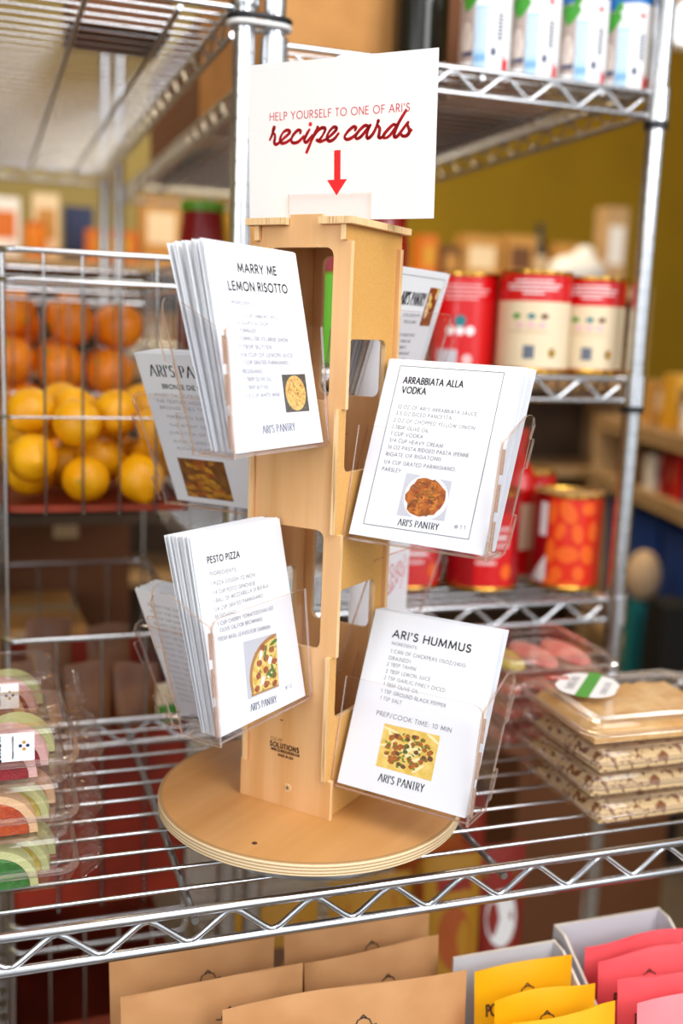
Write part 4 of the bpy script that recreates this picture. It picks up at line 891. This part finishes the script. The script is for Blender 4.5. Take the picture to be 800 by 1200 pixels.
def quad_in(q, a, b):
    (x0, y0), (x1, y1), (x2, y2), (x3, y3) = q      # TL TR BR BL; a right, b up, 0..1
    tx, ty = x0+(x1-x0)*a, y0+(y1-y0)*a; bx, by = x3+(x2-x3)*a, y3+(y2-y3)*a
    return ((bx+(tx-bx)*b)*1e-3, (by+(ty-by)*b)*1e-3)
def blob(mb, q, a, b, ra, rb, mi, mp, n=12, rot=0, wob=0, rnd=None, clip=True):
    P = []
    for i in range(n):
        t = 2*pi*i/n; k = 1+(rnd.uniform(-wob, wob) if rnd else 0)
        x, y = ra*k*cos(t), rb*k*sin(t); A, B = a+x*cos(rot)-y*sin(rot), b+x*sin(rot)+y*cos(rot)
        if clip: A, B = min(1, max(0, A)), min(1, max(0, B))
        P.append(mp(*quad_in(q, A, B)))
    mb.add(P, [tuple(range(n))], mi)
def food(mb, nm, q, layer_z, base):
    mp = lambda k: (lambda x, y: Vector((x, y, layer_z+.00006*k))); rnd = random.Random(11)
    def bgq(mi): mb.add([mp(0)(*quad_in(q, *c)) for c in ((0, 0), (1, 0), (1, 1), (0, 1))], [(0, 1, 2, 3)], mi)
    if nm == 'arr':
        bgq(base); blob(mb, q, .53, .5, .47, .55, base+1, mp(1), 28); blob(mb, q, .52, .50, .42, .47, base+2, mp(2), 26, 0, .08, rnd)
        for i in range(46):
            r = .38*math.sqrt(rnd.random()); t = rnd.uniform(0, 6.28); blob(mb, q, .52+r*cos(t), .50+r*1.1*sin(t), .085, .022, base+(3 if i % 3 else 4), mp(3+i*.1), 8, rnd.uniform(0, 3.1))
        for i in range(8): blob(mb, q, rnd.uniform(.3, .7), rnd.uniform(.3, .72), .02, .014, base+5, mp(9), 7)
        return ['photo_grey', 'white', 'pasta_sauce', 'penne', 'fusilli_dark', 'herb']
    if nm == 'ris':
        bgq(base); blob(mb, q, .5, .5, .43, .47, base+1, mp(1), 26)
        for i in range(60):
            r = .38*math.sqrt(rnd.random()); t = rnd.uniform(0, 6.28); blob(mb, q, .5+r*cos(t), .5+r*1.1*sin(t), .035, .02, base+2+i % 2, mp(2+i*.05), 6, rnd.uniform(0, 3))
        for i in range(7): blob(mb, q, rnd.uniform(.3, .7), rnd.uniform(.3, .75), .022, .015, base+4, mp(6), 6)
        return ['photo_dark', 'risotto', 'hummus', 'penne', 'brown']
    if nm == 'pes':
        bgq(base)
        P = [(.98, .99), (.98, .02), (.10, .02)]+[(1.02+.93*cos(radians(t)), .28+.72*sin(radians(t))) for t in range(196, 92, -8)]
        cl = lambda p: (min(1, max(.0, p[0])), min(1, max(0, p[1])))
        mb.add([mp(1)(*quad_in(q, *cl(p))) for p in P], [tuple(range(len(P)))], base+1)
        P2 = [(.98, .95), (.98, .05), (.17, .05)]+[(1.02+.85*cos(radians(t)), .28+.65*sin(radians(t))) for t in range(194, 94, -8)]
        mb.add([mp(2)(*quad_in(q, *cl(p))) for p in P2], [tuple(range(len(P2)))], base+2)
        for a, b in ((.55, .8), (.82, .72), (.42, .55), (.62, .60), (.88, .5), (.36, .33), (.6, .4), (.85, .25), (.30, .12), (.6, .14), (.86, .1)): blob(mb, q, a, b, .085, .06, base+3, mp(3), 12, 0, .15, rnd)
        for a, b in ((.48, .68), (.74, .55), (.7, .32), (.48, .22)): blob(mb, q, a, b, .09, .05, base+5, mp(3.5), 9, 1, .3, rnd)
        for a, b, ro in ((.70, .34, .4), (.82, .36, 1.9), (.74, .27, 2.6), (.9, .85, .3), (.62, .72, 1.2)): blob(mb, q, a, b, .13, .035, base+4, mp(4), 10, ro)
        for i in range(26): blob(mb, q, rnd.uniform(.3, .95), rnd.uniform(.06, .85), .03, .015, base+(4 if i % 3 == 0 else 1), mp(5), 6, rnd.uniform(0, 3))
        return ['photo_grey', 'pizza_crust', 'pizza_cheese', 'pepperoni', 'herb', 'white']
    if nm == 'hum':
        bgq(base)
        for i in range(14): blob(mb, q, rnd.uniform(.1, .9), rnd.uniform(.1, .9), .16, .03, base+4, mp(1+i*.05), 10, rnd.uniform(0, 3))
        for i in range(58):
            t = rnd.uniform(0, 6.28); r = .40*math.sqrt(rnd.random()); blob(mb, q, .5+r*1.05*cos(t), .5+r*sin(t), .045, .05, base+1+(i % 4 == 0)*2, mp(2+i*.05), 11, 0, .1, rnd)
        for i in range(40):
            t = rnd.uniform(0, 6.28); r = .42*math.sqrt(rnd.random()); blob(mb, q, .5+r*cos(t), .5+r*sin(t), .035, .018, base+2, mp(5+i*.02), 6, rnd.uniform(0, 3))
        return ['hummus', 'chickpea', 'herb', 'brown', 'cream_swirl']
    if nm == 'fus':
        bgq(base)
        for i in range(30):
            a, b, ro = rnd.uniform(.08, .92), rnd.uniform(.08, .92), rnd.choice((-.3, .1, 1.4, .2))
            for k in range(5): blob(mb, q, a+.045*k*cos(ro)-.09, b+.06*k*sin(ro), .022, .075, base+1+(i % 3 == 0), mp(1+.05*i), 8, ro+.5)
        return ['fusilli_dark', 'fusilli', 'pasta_sauce']
    if nm == 'cho':
        bgq(base)
        for i in range(9): blob(mb, q, rnd.uniform(.15, .85), rnd.uniform(.08, .92), .14, .09, base+1+(i % 3 == 0), mp(1+.1*i), 9, rnd.uniform(0, 3), .2, rnd)
        return ['chowder', 'rind_peach', 'hummus']
def printed_card(nm, mtx, label, prints):
    mb = MB(); blank(mb); L, E = prints; z0 = .00018
    mp = lambda x, y: Vector((x, y, z0)); mats = list(INKS)
    put_print(mb, L, mp)
    if 'border' in E:
        b = [(x*1e-3, y*1e-3) for x, y in E['border']]
        for i in range(4): ribbon(mb, [b[i], b[(i+1) % 4]], .0005, 1, mp)
    if 'photo' in E: mats += food(mb, nm, E['photo'], z0, len(mats))
    for s in E.get('red', []): ribbon(mb, smooth_pts([(x*1e-3, y*1e-3) for x, y in s]), .0011, 5, mp)
    o = mb.build('recipe_card', mats); o.matrix_world = mtx
    return tag(o, label, 'recipe card')
CNAME = {'arr': 'arrabbiata alla vodka', 'hum': 'hummus', 'ris': 'lemon risotto', 'pes': 'pesto pizza'}
printed_card('arr', card_frame('arr', 1, 0), 'recipe card for arrabbiata alla vodka, thin black border, upper right pocket', PRINT['arr'])
printed_card('hum', card_frame('hum', 1, 0), 'recipe card for hummus with chickpea photo, lower right pocket', PRINT['hum'])
printed_card('ris', card_frame('ris', 1, 0), 'recipe card for marry me lemon risotto, front of upper left pocket', PRINT['ris'])
printed_card('pes', card_frame('pes', 1, 0), 'recipe card for pesto pizza with sliced pizza photo, lower left pocket', PRINT['pes'])
mb = MB(); blank(mb); proto_card = None; pme = None
def stack(nm, sgn, gaps, dt, group, label, seed, jx=.0012, jy=.0012, skip_last=False):
    global pme
    rnd = random.Random(seed); n = len(gaps); last = None
    for i, g in enumerate(gaps):
        m = card_frame(nm, sgn, g, dt*g/max(gaps), (rnd.uniform(0, jx), rnd.uniform(0, jy)))
        if pme is None:
            q = MB(); blank(q); o = q.build('recipe_card', 'paper'); pme = o.data
        else: o = bpy.data.objects.new('recipe_card', pme); COL.objects.link(o)
        o.matrix_world = m; tag(o, label, 'recipe card', group)
stack('ris', 1, [.0012, .0024, .0050, .0062, .0074, .0105, .0118, .0130, .0172, .0184, .0196, .0222], .075, 'cards behind the risotto card', 'white recipe card filed behind the lemon risotto card', 1)
stack('pes', 1, [.0012, .0024, .0046, .0058, .0070, .0098, .0110, .0122, .0150, .0162, .0185], .05, 'cards behind the pizza card', 'white recipe card filed behind the pesto pizza card', 2, .001, .001)
stack('arr', 1, [.0014, .0028, .0050, .0064, .0090, .0104, .0130, .0144, .0170, .0184, .0215, .0230, .0250], .045, 'cards behind the arrabbiata card', 'white recipe card filed behind the arrabbiata card', 3)
stack('hum', 1, [.0014, .0028, .0048, .0062, .0080, .0094], .03, 'cards behind the hummus card', 'white recipe card filed behind the hummus card', 4)
stack('ris', -1, [.0, .0016, .0050, .0066, .0090, .0120, .0136, .0165, .0200, .0216], .06, 'cards in the far upper pocket', 'white recipe card in the far pocket above the arrabbiata card', 5)
stack('arr', -1, [.0, .0016, .0050, .0066, .0100, .0130, .0160, .0176, .0210], .05, 'cards in the far left upper pocket', 'white recipe card filed behind the fusilli photo card', 6)
stack('hum', -1, [.0, .0016, .0050, .0066, .0100, .0130, .0160, .0176, .0210], .05, 'cards in the far left lower pocket', 'white recipe card in the far pocket behind the pesto pizza card', 7)
def flip(m):           # the same card read from its back
    return m @ Matrix(((-1, 0, 0, CW), (0, 1, 0, 0), (0, 0, -1, -.0004), (0, 0, 0, 1)))
printed_card('fus', flip(card_frame('arr', -1, .0240, .05)), 'recipe card with fusilli pasta photo, seen through the clear left pocket', (
    [("ARI'S PANTRY", 14, 145, 104, 145, 12, 'd'), ('BRONZE DIE PASTA', 25, 132, 92, 132, 4.5, 'b'), ('BASED ON DE CECCO CRAFT', 12, 123, 96, 123, 3, 'l'), ('THE TEXTURE HOLDS SAUCE', 12, 116, 96, 116, 3, 'l'), ('BRONZE DIES THAT GIVE', 14, 109, 98, 109, 3, 'l'),
     ('FERMENTED SLOW GRAIN', 20, 99, 94, 99, 3, 'l'), ('THE RIGHT QUALITY', 20, 89.5, 90, 89.5, 3, 'l'), ('DURATION OF DRYING', 17, 80.5, 92, 80.5, 3, 'l'), ('SLOWLY DRIED FOR DAYS', 19, 71, 95, 71, 3, 'l'), ('AUTHENTIC PASTA TASTE', 21, 63, 95, 63, 3, 'l')],
    {'photo': [(17, 53), (77, 53), (77, 6.5), (17, 6.5)]}))
printed_card('low', flip(card_frame('hum', -1, .0240, .05)), 'recipe card dense with small lines of text, behind the pesto pizza pocket', (
    [('ROAST THE GARLIC UNTIL SOFT AND', 12, 150-8.2*i, 112-7*(i % 3), 150-8.2*i, 3, 'l') for i in range(17)], {}))
printed_card('cho', flip(card_frame('ris', -1, .0255, .06)), 'recipe card with brown stew photo sticking up right of the post', (
    [("ARI'S PANTRY", 38, 133, 92, 133, 13, 'd'), ('SLOW COOKED FOR', 52, 121, 90, 121, 3, 'g'), ('TWO LEGUMES', 58, 114, 86, 114, 3, 'g')]+[('CUP OF TOMATO SAUCE'[:19-2*(i % 3)], 50, 100-6.6*i, 92-6*(i % 3), 100-6.6*i, 3, 'l') for i in range(9)],
    {'border': [(6, 162.5), (126, 162.5), (126, 7), (6, 7)], 'photo': [(96, 153), (120, 153), (120, 112), (96, 112)]}))
printed_card('shop', flip(card_frame('pes', -1, .0275, -.19, (0.002, .0))), 'recipe card with red script lettering behind the hummus card, right of the post', (
    [], {'red': [[(88, 68), (96, 80), (92, 88), (86, 82), (98, 72), (104, 80), (106, 88), (102, 78), (110, 76), (114, 86), (110, 88), (116, 80), (123, 90), (120, 94)], [(76, 46), (84, 54), (88, 62), (84, 66), (80, 58), (90, 56), (96, 62), (94, 68), (92, 58), (100, 62), (104, 70), (106, 64), (110, 74), (116, 70), (122, 80), (118, 64), (114, 56)], [(130, 88), (127, 76)], [(126, 71), (125.5, 69)]]}))

# ---------------------------------------------------------------- sign on top
SY = -.809; St = -.054; SW, SH = .192, .141
sx = Vector((cos(SY), sin(SY), 0)); sn = Vector((sin(SY), -cos(SY), 0)); su = cos(St)*Z-sin(St)*sn; sn2 = sx.cross(su)
so = Vector((.006, -.002, .6003))-sx*SW/2
sm = Matrix(((sx.x, su.x, sn2.x, so.x), (sx.y, su.y, sn2.y, so.y), (sx.z, su.z, sn2.z, so.z), (0, 0, 0, 1)))
mb = MB(); mb.box((SW/2, SH/2, -.0008), (SW, SH, .0016), 0)
L, E = PRINT['sign']; mp = lambda x, y: Vector((x, y, .0002))
put_print(mb, L, mp)
for k, s in E.items():
    if k.startswith('s') and k != 'shaft':
        pts = smooth_pts([(x*1e-3, y*1e-3) for x, y in s], 5); n = len(pts)
        for i in range(n-1): ribbon(mb, pts[i:i+2], .0021+.0009*abs(sin(3.1*i/n*2)), 5, mp)
for nm, a, b in (('r', 28, 83.6), ('r', 136.2, 84.2), ('p', 74.6, 82)): mb.add([mp((a+1.7*cos(t*pi/5))*1e-3, (b+1.9*sin(t*pi/5))*1e-3) for t in range(10)], [tuple(range(10))], 5)
dx, dy = E['dot'][0]; mb.add([mp((dx+1.9*cos(t*pi/8))*1e-3, (dy+1.9*sin(t*pi/8))*1e-3) for t in range(16)], [tuple(range(16))], 5)
for k in ('shaft', 'head'): mb.add([mp(x*1e-3, y*1e-3) for x, y in E[k]], [tuple(range(len(E[k])))], 5)
sg = mb.build('sign', ['paper_sign']+INKS[1:]); sg.matrix_world = sm
tag(sg, 'white sign with red script inviting people to the recipe cards, red arrow', 'sign')
# clear holder screwed to the cap (spinner part)
inv = Matrix.Rotation(-TH, 4, 'Z')
mb = MB()
def sb(x0, x1, y0, y1, z0, z1): mb.add([inv @ (sm @ Vector(p)) for p in ((x0, y0, z0), (x1, y0, z0), (x1, y1, z0), (x0, y1, z0), (x0, y0, z1), (x1, y0, z1), (x1, y1, z1), (x0, y1, z1))], [(3, 2, 1, 0), (4, 5, 6, 7)], 0); mb.add([inv @ (sm @ Vector(p)) for p in ((x0, y0, z0), (x1, y0, z0), (x1, y1, z0), (x0, y1, z0), (x0, y0, z1), (x1, y0, z1), (x1, y1, z1), (x0, y1, z1))], [(0, 1, 5, 4), (1, 2, 6, 5), (2, 3, 7, 6), (3, 0, 4, 7)], 1)
sb(.045, .131, -.0030, .0235, .0010, .0026); sb(.045, .131, -.0030, .0235, -.0046, -.0030); sb(.045, .131, -.0033, -.0008, -.0030, .0010)
mb.build('sign_holder', ['acrylic', 'acrylic_edge'], spin)

# ================================================================ clear clamshells on the display shelf
def clamshell(loc, hx, hy, r, rim, top, base_in, lid_in, label, group, rz=0, hinge=False, name='clamshell_container', band=.006):
    root = thing(name, loc, label, 'food container', group, rz)
    mb = MB(); b = base_in
    prof = [(b+.010, .0006), (b+.003, .0016), (b, .006), (b-.001, rim*.5), (b*.55, rim*.52), (b*.5, rim*.88), (.002, rim-.0012), (0, rim-.0012), (0, rim)]
    mb.loft([rrect(hx-i, hy-i, max(r-i*.6, .006), z) for i, z in prof], 0, True, cap0=True, mis=[0]*6+[1, 1, 1]); mb.build('tray', ['pet', 'pet_rim'], root)
    mb = MB(); l = lid_in; H = top
    prof = [(0, rim+.0003), (0, rim+.0015), (.003, rim+.0018), (.005, rim+.0024), (.0055, rim+(H-rim)*.45), (.0075, rim+(H-rim)*.5), (.008, H-.005), (.0105, H-.0015), (l, H), (l+.010, H), (l+.013, H-.0012), (l+.018, H-.0013)]
    mb.loft([rrect(hx-i, hy-i, max(r-i*.6, .006), z) for i, z in prof], 0, True, cap1=True, mis=[1, 1, 1, 0, 0, 0, 0, 1, 1, 0, 0, 0]); mb.build('lid', ['pet', 'pet_rim'], root)
    if hinge:
        mb = MB(); n = 36; rows = []
        for k in range(n+1):
            y = -hy*.86+1.72*hy*k/n; wv = .0035*(.5+.5*cos(2*pi*k/6)); q = min(1, 6*(1-abs(2*k/n-1)))
            rows.append([(hx-.0015, y, rim+.013), (hx+(.008+wv)*q, y, rim+.012), (hx+(.016+wv)*q, y, rim+.006), (hx+(.019+wv)*q, y, rim-.001), (hx+(.015+wv)*q, y, rim-.008), (hx+(.007+wv)*q, y, rim-.013), (hx-.0015, y, rim-.014)])
        m = len(rows[0]); mb.add([v for r_ in rows for v in r_], [(a*m+b, a*m+b+1, (a+1)*m+b+1, (a+1)*m+b) for a in range(n) for b in range(m-1)], 0, True)
        mb.build('hinge_flange', ['pet'], root)
    return root
# right front stack of four with pressed halva / brittle
pit = .0287
for i in range(4):
    lab = ('bottom', 'second from bottom', 'third from bottom', 'topmost')[i]
    loc = (.374+(.004, -.002, .0, -.003)[i], -.012+(.0, .003, -.002, .002)[i], .0026+pit*i)
    rz = (.02, -.015, .01, -.02)[i]
    c = clamshell(loc, .106, .084, .022, .0165, pit-.0008, .009, .016, 'clear square clamshell of pale sweet, %s of the right front stack' % lab, 'clamshells of pale sweets', rz)
    mb = MB(); rnd = random.Random(i); nx = 22; hh = .0165
    vs = []; fs = []
    for j in range(nx+1):
        for k in range(nx+1):
            a, b = -1+2*j/nx, -1+2*k/nx; e = min(1, 5*(1-max(abs(a), abs(b)))) 
            vs.append((a*.090, b*.068, hh*(.35+.65*e**.6)+rnd.uniform(-.0024, .0016)*e+.0014))
    for j in range(nx):
        for k in range(nx): fs.append((j*(nx+1)+k, (j+1)*(nx+1)+k, (j+1)*(nx+1)+k+1, j*(nx+1)+k+1))
    mb.add(vs, fs, 0, True)
    ring = [j*(nx+1) for j in range(nx+1)]+[nx*(nx+1)+k for k in range(1, nx+1)]+[j*(nx+1)+nx for j in range(nx-1, -1, -1)]+[k for k in range(nx-1, 0, -1)]
    v2 = [Vector(vs[q]) for q in ring]; v3 = [Vector((p.x, p.y, .0018)) for p in v2]; n = len(ring)
    mb.add(v2+v3, [(q, (q+1) % n, n+(q+1) % n, n+q) for q in range(n)], 0); mb.add(v3, [tuple(range(n))], 0)
    o = mb.build('halva_slab', 'halva_plain' if i == 3 else 'halva', None, (0, 0, 0)); o.location = Vector(loc)+Vector((0, 0, .0009)); o.rotation_euler = (0, 0, rz)
    tag(o, 'slab of %s sweet inside the %s clamshell of the right front stack' % ('pale golden' if i == 3 else 'nut-studded', lab), 'sweet', 'slabs of sweet in the right front stack')
zt = .0026+pit*4+.0001
def sticker(name, pts_fn, loc, rz, label, cat):
    mb = MB(); pts_fn(mb); ms = ['white', 'green_label', 'ink_mid', 'label_red']
    o = mb.build(name, ms); o.location = loc; o.rotation_euler = (0, 0, rz); return tag(o, label, cat)
def st1(mb):
    n = 36; P = []
    for i in range(n):
        t = 2*pi*i/n; k = 1-.10*abs(cos(2*t))**6; P.append((.036*k*cos(t), .044*k*sin(t), .0002))
    mb.add(P, [tuple(range(n))], 0); mb.add([(x, y, 0) for x, y, z in P], [tuple(reversed(range(n)))], 0)
    mb.add([(-.006, -.044, .0004), (.009, -.044, .0004), (.009, .048, .0004), (-.006, .048, .0004)], [(0, 1, 2, 3)], 1)
    m_ = lambda x, y: Vector((-.012-y, x, .0004)); text_line(mb, 'HALVA', -.022, 0, .022, 0, .009, .0014, 2, m_, True, .3)
    m_ = lambda x, y: Vector((.024-y, x, .0004)); text_line(mb, 'HALVA', -.022, 0, .020, 0, .007, .0011, 2, m_, True, .3)
sticker('product_sticker', st1, (.330, .022, zt), -.74, 'round white sticker with green stripe on the topmost right clamshell', 'sticker')
sticker('price_tag_sticker', lambda mb: (mb.add([(-.013, -.006, .0003), (.008, -.006, .0003), (.014, 0, .0003), (.008, .006, .0003), (-.013, .006, .0003)], [(0, 1, 2, 3, 4)], 3), [ribbon(mb, [(-.009, y), (.006, y)], .0012, 0, lambda a, b: Vector((a, b, .0005))) for y in (-.0025, .0015)]), (.309, .052, zt), 2.9, 'small red tag sticker left of the green striped sticker', 'sticker')
# right rear stack with pink slices
for i in range(4):
    lab = ('bottom', 'second from bottom', 'third from bottom', 'topmost')[i]; rz = (.01, -.02, .015, .0)[i]; p2 = .0305
    loc = (.345+(.0, .002, -.002, .0)[i], .172, .0026+p2*i)
    clamshell(loc, .082, .078, .018, .0165, p2-.0008, .007, .013, 'clear clamshell of pink slices, %s of the stack behind the sweets' % lab, 'clamshells of pink slices', rz)
    for k in range(3):
        mb = MB(); mb.sphere((0, 0, 0), 1, 18, 10, 0, (.0222, .052, .0085)); o = mb.build('pink_slice', 'pink_meat' if (k or i < 3) else 'jelly_yellow')
        o.location = (loc[0]-.046+.046*k, loc[1], loc[2]+.0115); o.rotation_euler = (0, 0, rz)
        tag(o, '%s slice in the %s clamshell of the rear right stack' % (('left', 'middle', 'right')[k] + (' pink' if (k or i < 3) else ' yellow'), lab), 'slice', 'slices in the rear right clamshells')
# left stack of jelly fruit slices
def wedge(loc, R, th, m, rind, rz, lab, tilt=0):
    root = thing('jelly_slice', loc, lab, 'jelly sweet', 'jelly fruit slices in the left clamshells', rz); n = 16
    def half(r0, r1, t, mi, nm, mt):
        mb = MB(); A = [radians(180*i/n) for i in range(n+1)]
        outer = [(r1*cos(a), r1*sin(a)) for a in A]; inner = [(r0*cos(a), r0*sin(a)) for a in reversed(A)] if r0 > 0 else []
        P = outer+inner; k = len(P)
        f = [Vector((x, -t/2, z)) for x, z in P]; b = [Vector((x, t/2, z)) for x, z in P]
        if r0 > 0:
            for i in range(n): mb.add([f[i], f[i+1], f[k-2-i], f[k-1-i]], [(0, 1, 2, 3)], 0, False); mb.add([b[i], b[i+1], b[k-2-i], b[k-1-i]], [(3, 2, 1, 0)], 0)
        else: mb.add(f, [tuple(range(k))], 0); mb.add(b, [tuple(reversed(range(k)))], 0)
        mb.add(f+b, [(i, k+i, k+(i+1) % k, (i+1) % k) for i in range(k)], 0, True); mb.build(nm, mt, root)
    half(0, R*.80, th, 0, 'jelly_flesh', m); half(R*.81, R, th*.96, 0, 'jelly_rind', rind); return root
jp = .051
for si, (cx, cy) in enumerate(((-.318, -.017), (-.322, .112))):
    for i in range(3):
        lab = ('bottom', 'middle', 'top')[i]; zz = .0026+jp*i
        pos = 'front left' if si == 0 else 'rear left'
        clamshell((cx, cy, zz),   .085, .060, .020, .0205, jp-.0008, .007, .014, 'clear hinged clamshell of jelly fruit slices, %s of the %s stack' % (lab, pos), 'clamshells of jelly slices', 0, True)
        fl = (('jelly_green', 'rind_lime'), ('jelly_orange', 'rind_peach'), ('jelly_red', 'rind_pink'))[i]; cn = ('green', 'orange', 'red')[i]
        if si == 1: fl = (('jelly_yellow', 'rind_lime'), ('jelly_red', 'rind_pink'), ('jelly_orange', 'rind_peach'))[i]; cn = ('yellow', 'red', 'orange')[i]
        zf = zz+.0022
        wedge((cx+.012, cy-.034, zf), .037, .020, *fl, 0.04, '%s half-moon jelly slice at the front of the %s %s clamshell' % (cn, lab, pos))
        wedge((cx+.026, cy-.006, zf), .035, .018, *(('jelly_yellow', 'rind_lime') if i != 2 else ('jelly_red', 'rind_pink')), -.10, 'jelly slice behind the %s one in the %s %s clamshell' % (cn, lab, pos))
        wedge((cx+.034, cy+.022, zf), .034, .018, *(('jelly_yellow', 'rind_lime') if i != 1 else ('jelly_orange', 'rind_peach')), -.05, 'rearmost jelly slice of the %s %s clamshell' % (lab, pos))
    # shop sticker on the sloping front of the top lid
    mb = MB(); m_ = lambda x, y: Vector((x, -.0004, y))
    mb.add([m_(-.034, -.0125), m_(.026, -.0125), m_(.026, .0125), m_(-.034, .0125)], [(0, 1, 2, 3)], 0); mb.add([Vector((x, 0, z)) for x, z in ((-.034, -.0125), (.026, -.0125), (.026, .0125), (-.034, .0125))], [(3, 2, 1, 0)], 0)
    v_ = lambda x, y: Vector((-y, -.0007, x))
    text_line(mb, 'JVN', -.012, .002, -.001, .002, .009, .0022, 1, v_, gap=.3); text_line(mb, 'UTP', .001, .002, .012, .002, .009, .0022, 1, v_, gap=.3)
    text_line(mb, 'FRESH PACKED', -.010, -.009, .010, -.009, .0012, .0004, 2, v_)
    for t, mi in ((0, 2), (pi/2, 3), (pi, 2), (-pi/2, 3)): mb.add([Vector((.0175+.0030*cos(t)+.0016*cos(k*pi/4), -.0007, .001+.0030*sin(t)+.0016*sin(k*pi/4))) for k in range(8)], [tuple(range(8))], mi)
    o = mb.build('shop_sticker', ['white', 'teal', 'navy', 'tan_box']); o.location = (-.2975+.0 if si == 0 else -.306, cy-.0606+.0040, .0026+jp*2+.0370); o.rotation_euler = (radians(0), 0, 0)
    tag(o, 'white sticker with blue block lettering on the %s jelly clamshell' % ('front' if si == 0 else 'rear'), 'sticker')

# ================================================================ pouches and trays on the lower shelf
SZ = -.335+.0026
def tray(loc, w, d, hb, hf, label, left=1.0):
    root = thing('display_tray', loc, label, 'display tray', 'white display trays'); t = .003
    mb = MB(); mb.box((0, 0, t/2), (w, d, t)); mb.build('tray_floor', 'tray_white', root)
    mb = MB(); mb.box((0, d/2-t/2, hb/2), (w, t, hb)); mb.box((0, d/2-t/2, hb+.0003), (w, t, .0006), 1); mb.build('back_wall', ['tray_white', 'tray_edge'], root)
    for s in (-1, 1):
        mb = MB(); q = left if s < 0 else 1.0; P = [(-d/2, 0), (d/2-t, 0), (d/2-t, hb*q), (d/2-.02, hb*q), (-d/2, hf*q)]
        mb.slab(P, (s*(w/2-t/2)+t/2, 0, 0), (0, 1, 0), (0, 0, 1), t, 0, 1); mb.build('side_wall', ['tray_white', 'tray_edge'], root)
    mb = MB(); mb.box((0, -d/2+t/2, hf*.5), (w-2*t, t, hf)); mb.build('front_wall', 'tray_white', root); return root
tray((.334, -.150, SZ), .134, .205, .207, .105, 'white cardboard tray holding the red pouches')
tray((.1975, -.170, SZ), .119, .205, .203, .105, 'white cardboard tray holding the yellow pouches', .6)
tray((-.275, -.20, SZ), .13, .15, .165, .09, 'white cardboard tray at the left edge of the lower shelf')
g = 'yellow pouches in the tray'
for i, (y, dz, lab) in enumerate(((-.108, .0, 'rearmost yellow pouch in the tray, lettering half hidden'), (-.150, -.003, 'middle yellow pouch in the tray, only its top edge and cap mark show'), (-.188, -.002, 'front yellow pouch in the tray, lettering fully readable'))):
    pillow('pet_food_pouch', .110, .2085+dz, .036, ['yellow_pouch', 'ink_brown'], (.1975-.0003*i, y-.022, SZ+.0062), 0, .10, lab, 'pouch', g, brand_print, seed=i+1)
g = 'red pouches in the tray'
for i, (y, mt, lab) in enumerate(((-.100, 'red_pouch', 'rearmost red pouch in the right tray'), (-.121, 'red_pouch', 'red pouch second from the back in the right tray'), (-.160, 'red_pouch', 'red pouch second from the front in the right tray'), (-.194, 'pink_pouch', 'front pink-red pouch in the right tray, lighter than the rest'))):
    pillow('pet_food_pouch', .122, .2065, .030 if i else .014, [mt, 'ink_brown'], (.335-.0005*i, y-.022+(.012 if i == 0 else 0), SZ+.0062), 0, .10 if i else .06, lab, 'pouch', g, brand_print, seed=i+5)
g = 'kraft paper pouches'
for i, (x, y, h, w, lab) in enumerate(((-.1165, .003, .216, .168, 'kraft paper pouch at the back left of the lower shelf'), (.061, .004, .217, .166, 'kraft paper pouch at the back right, small cap mark under its top edge'), (.062, -.040, .207, .150, 'kraft paper pouch wedged behind the front right one'), (-.1075, -.056, .213, .178, 'kraft paper pouch in front of the back left one'), (.012, -.104, .214, .246, 'widest kraft paper pouch at the front right of the group'), (-.10, -.150, .195, .17, 'kraft paper pouch at the very front left, only its top showing'))):
    pillow('kraft_pouch', w, h, .036, ['kraft', 'ink'], (x, y-.018, SZ+.003), (0, .03, .05, .02, 0, .03)[i], .08, lab, 'pouch', g, kraft_print, seed=i+11)

# ---------------------------------------------------------------- lift everything from shelf height to floor height
for o in list(C.objects):
    if o.parent is None: o.matrix_world = Matrix.Translation((0, 0, ZO)) @ o.matrix_basis if False else Matrix.Translation((0, 0, ZO)) @ (o.matrix_world if o.type in ('CAMERA',) or o.name.startswith(('recipe_card', 'sign')) else o.matrix_basis)
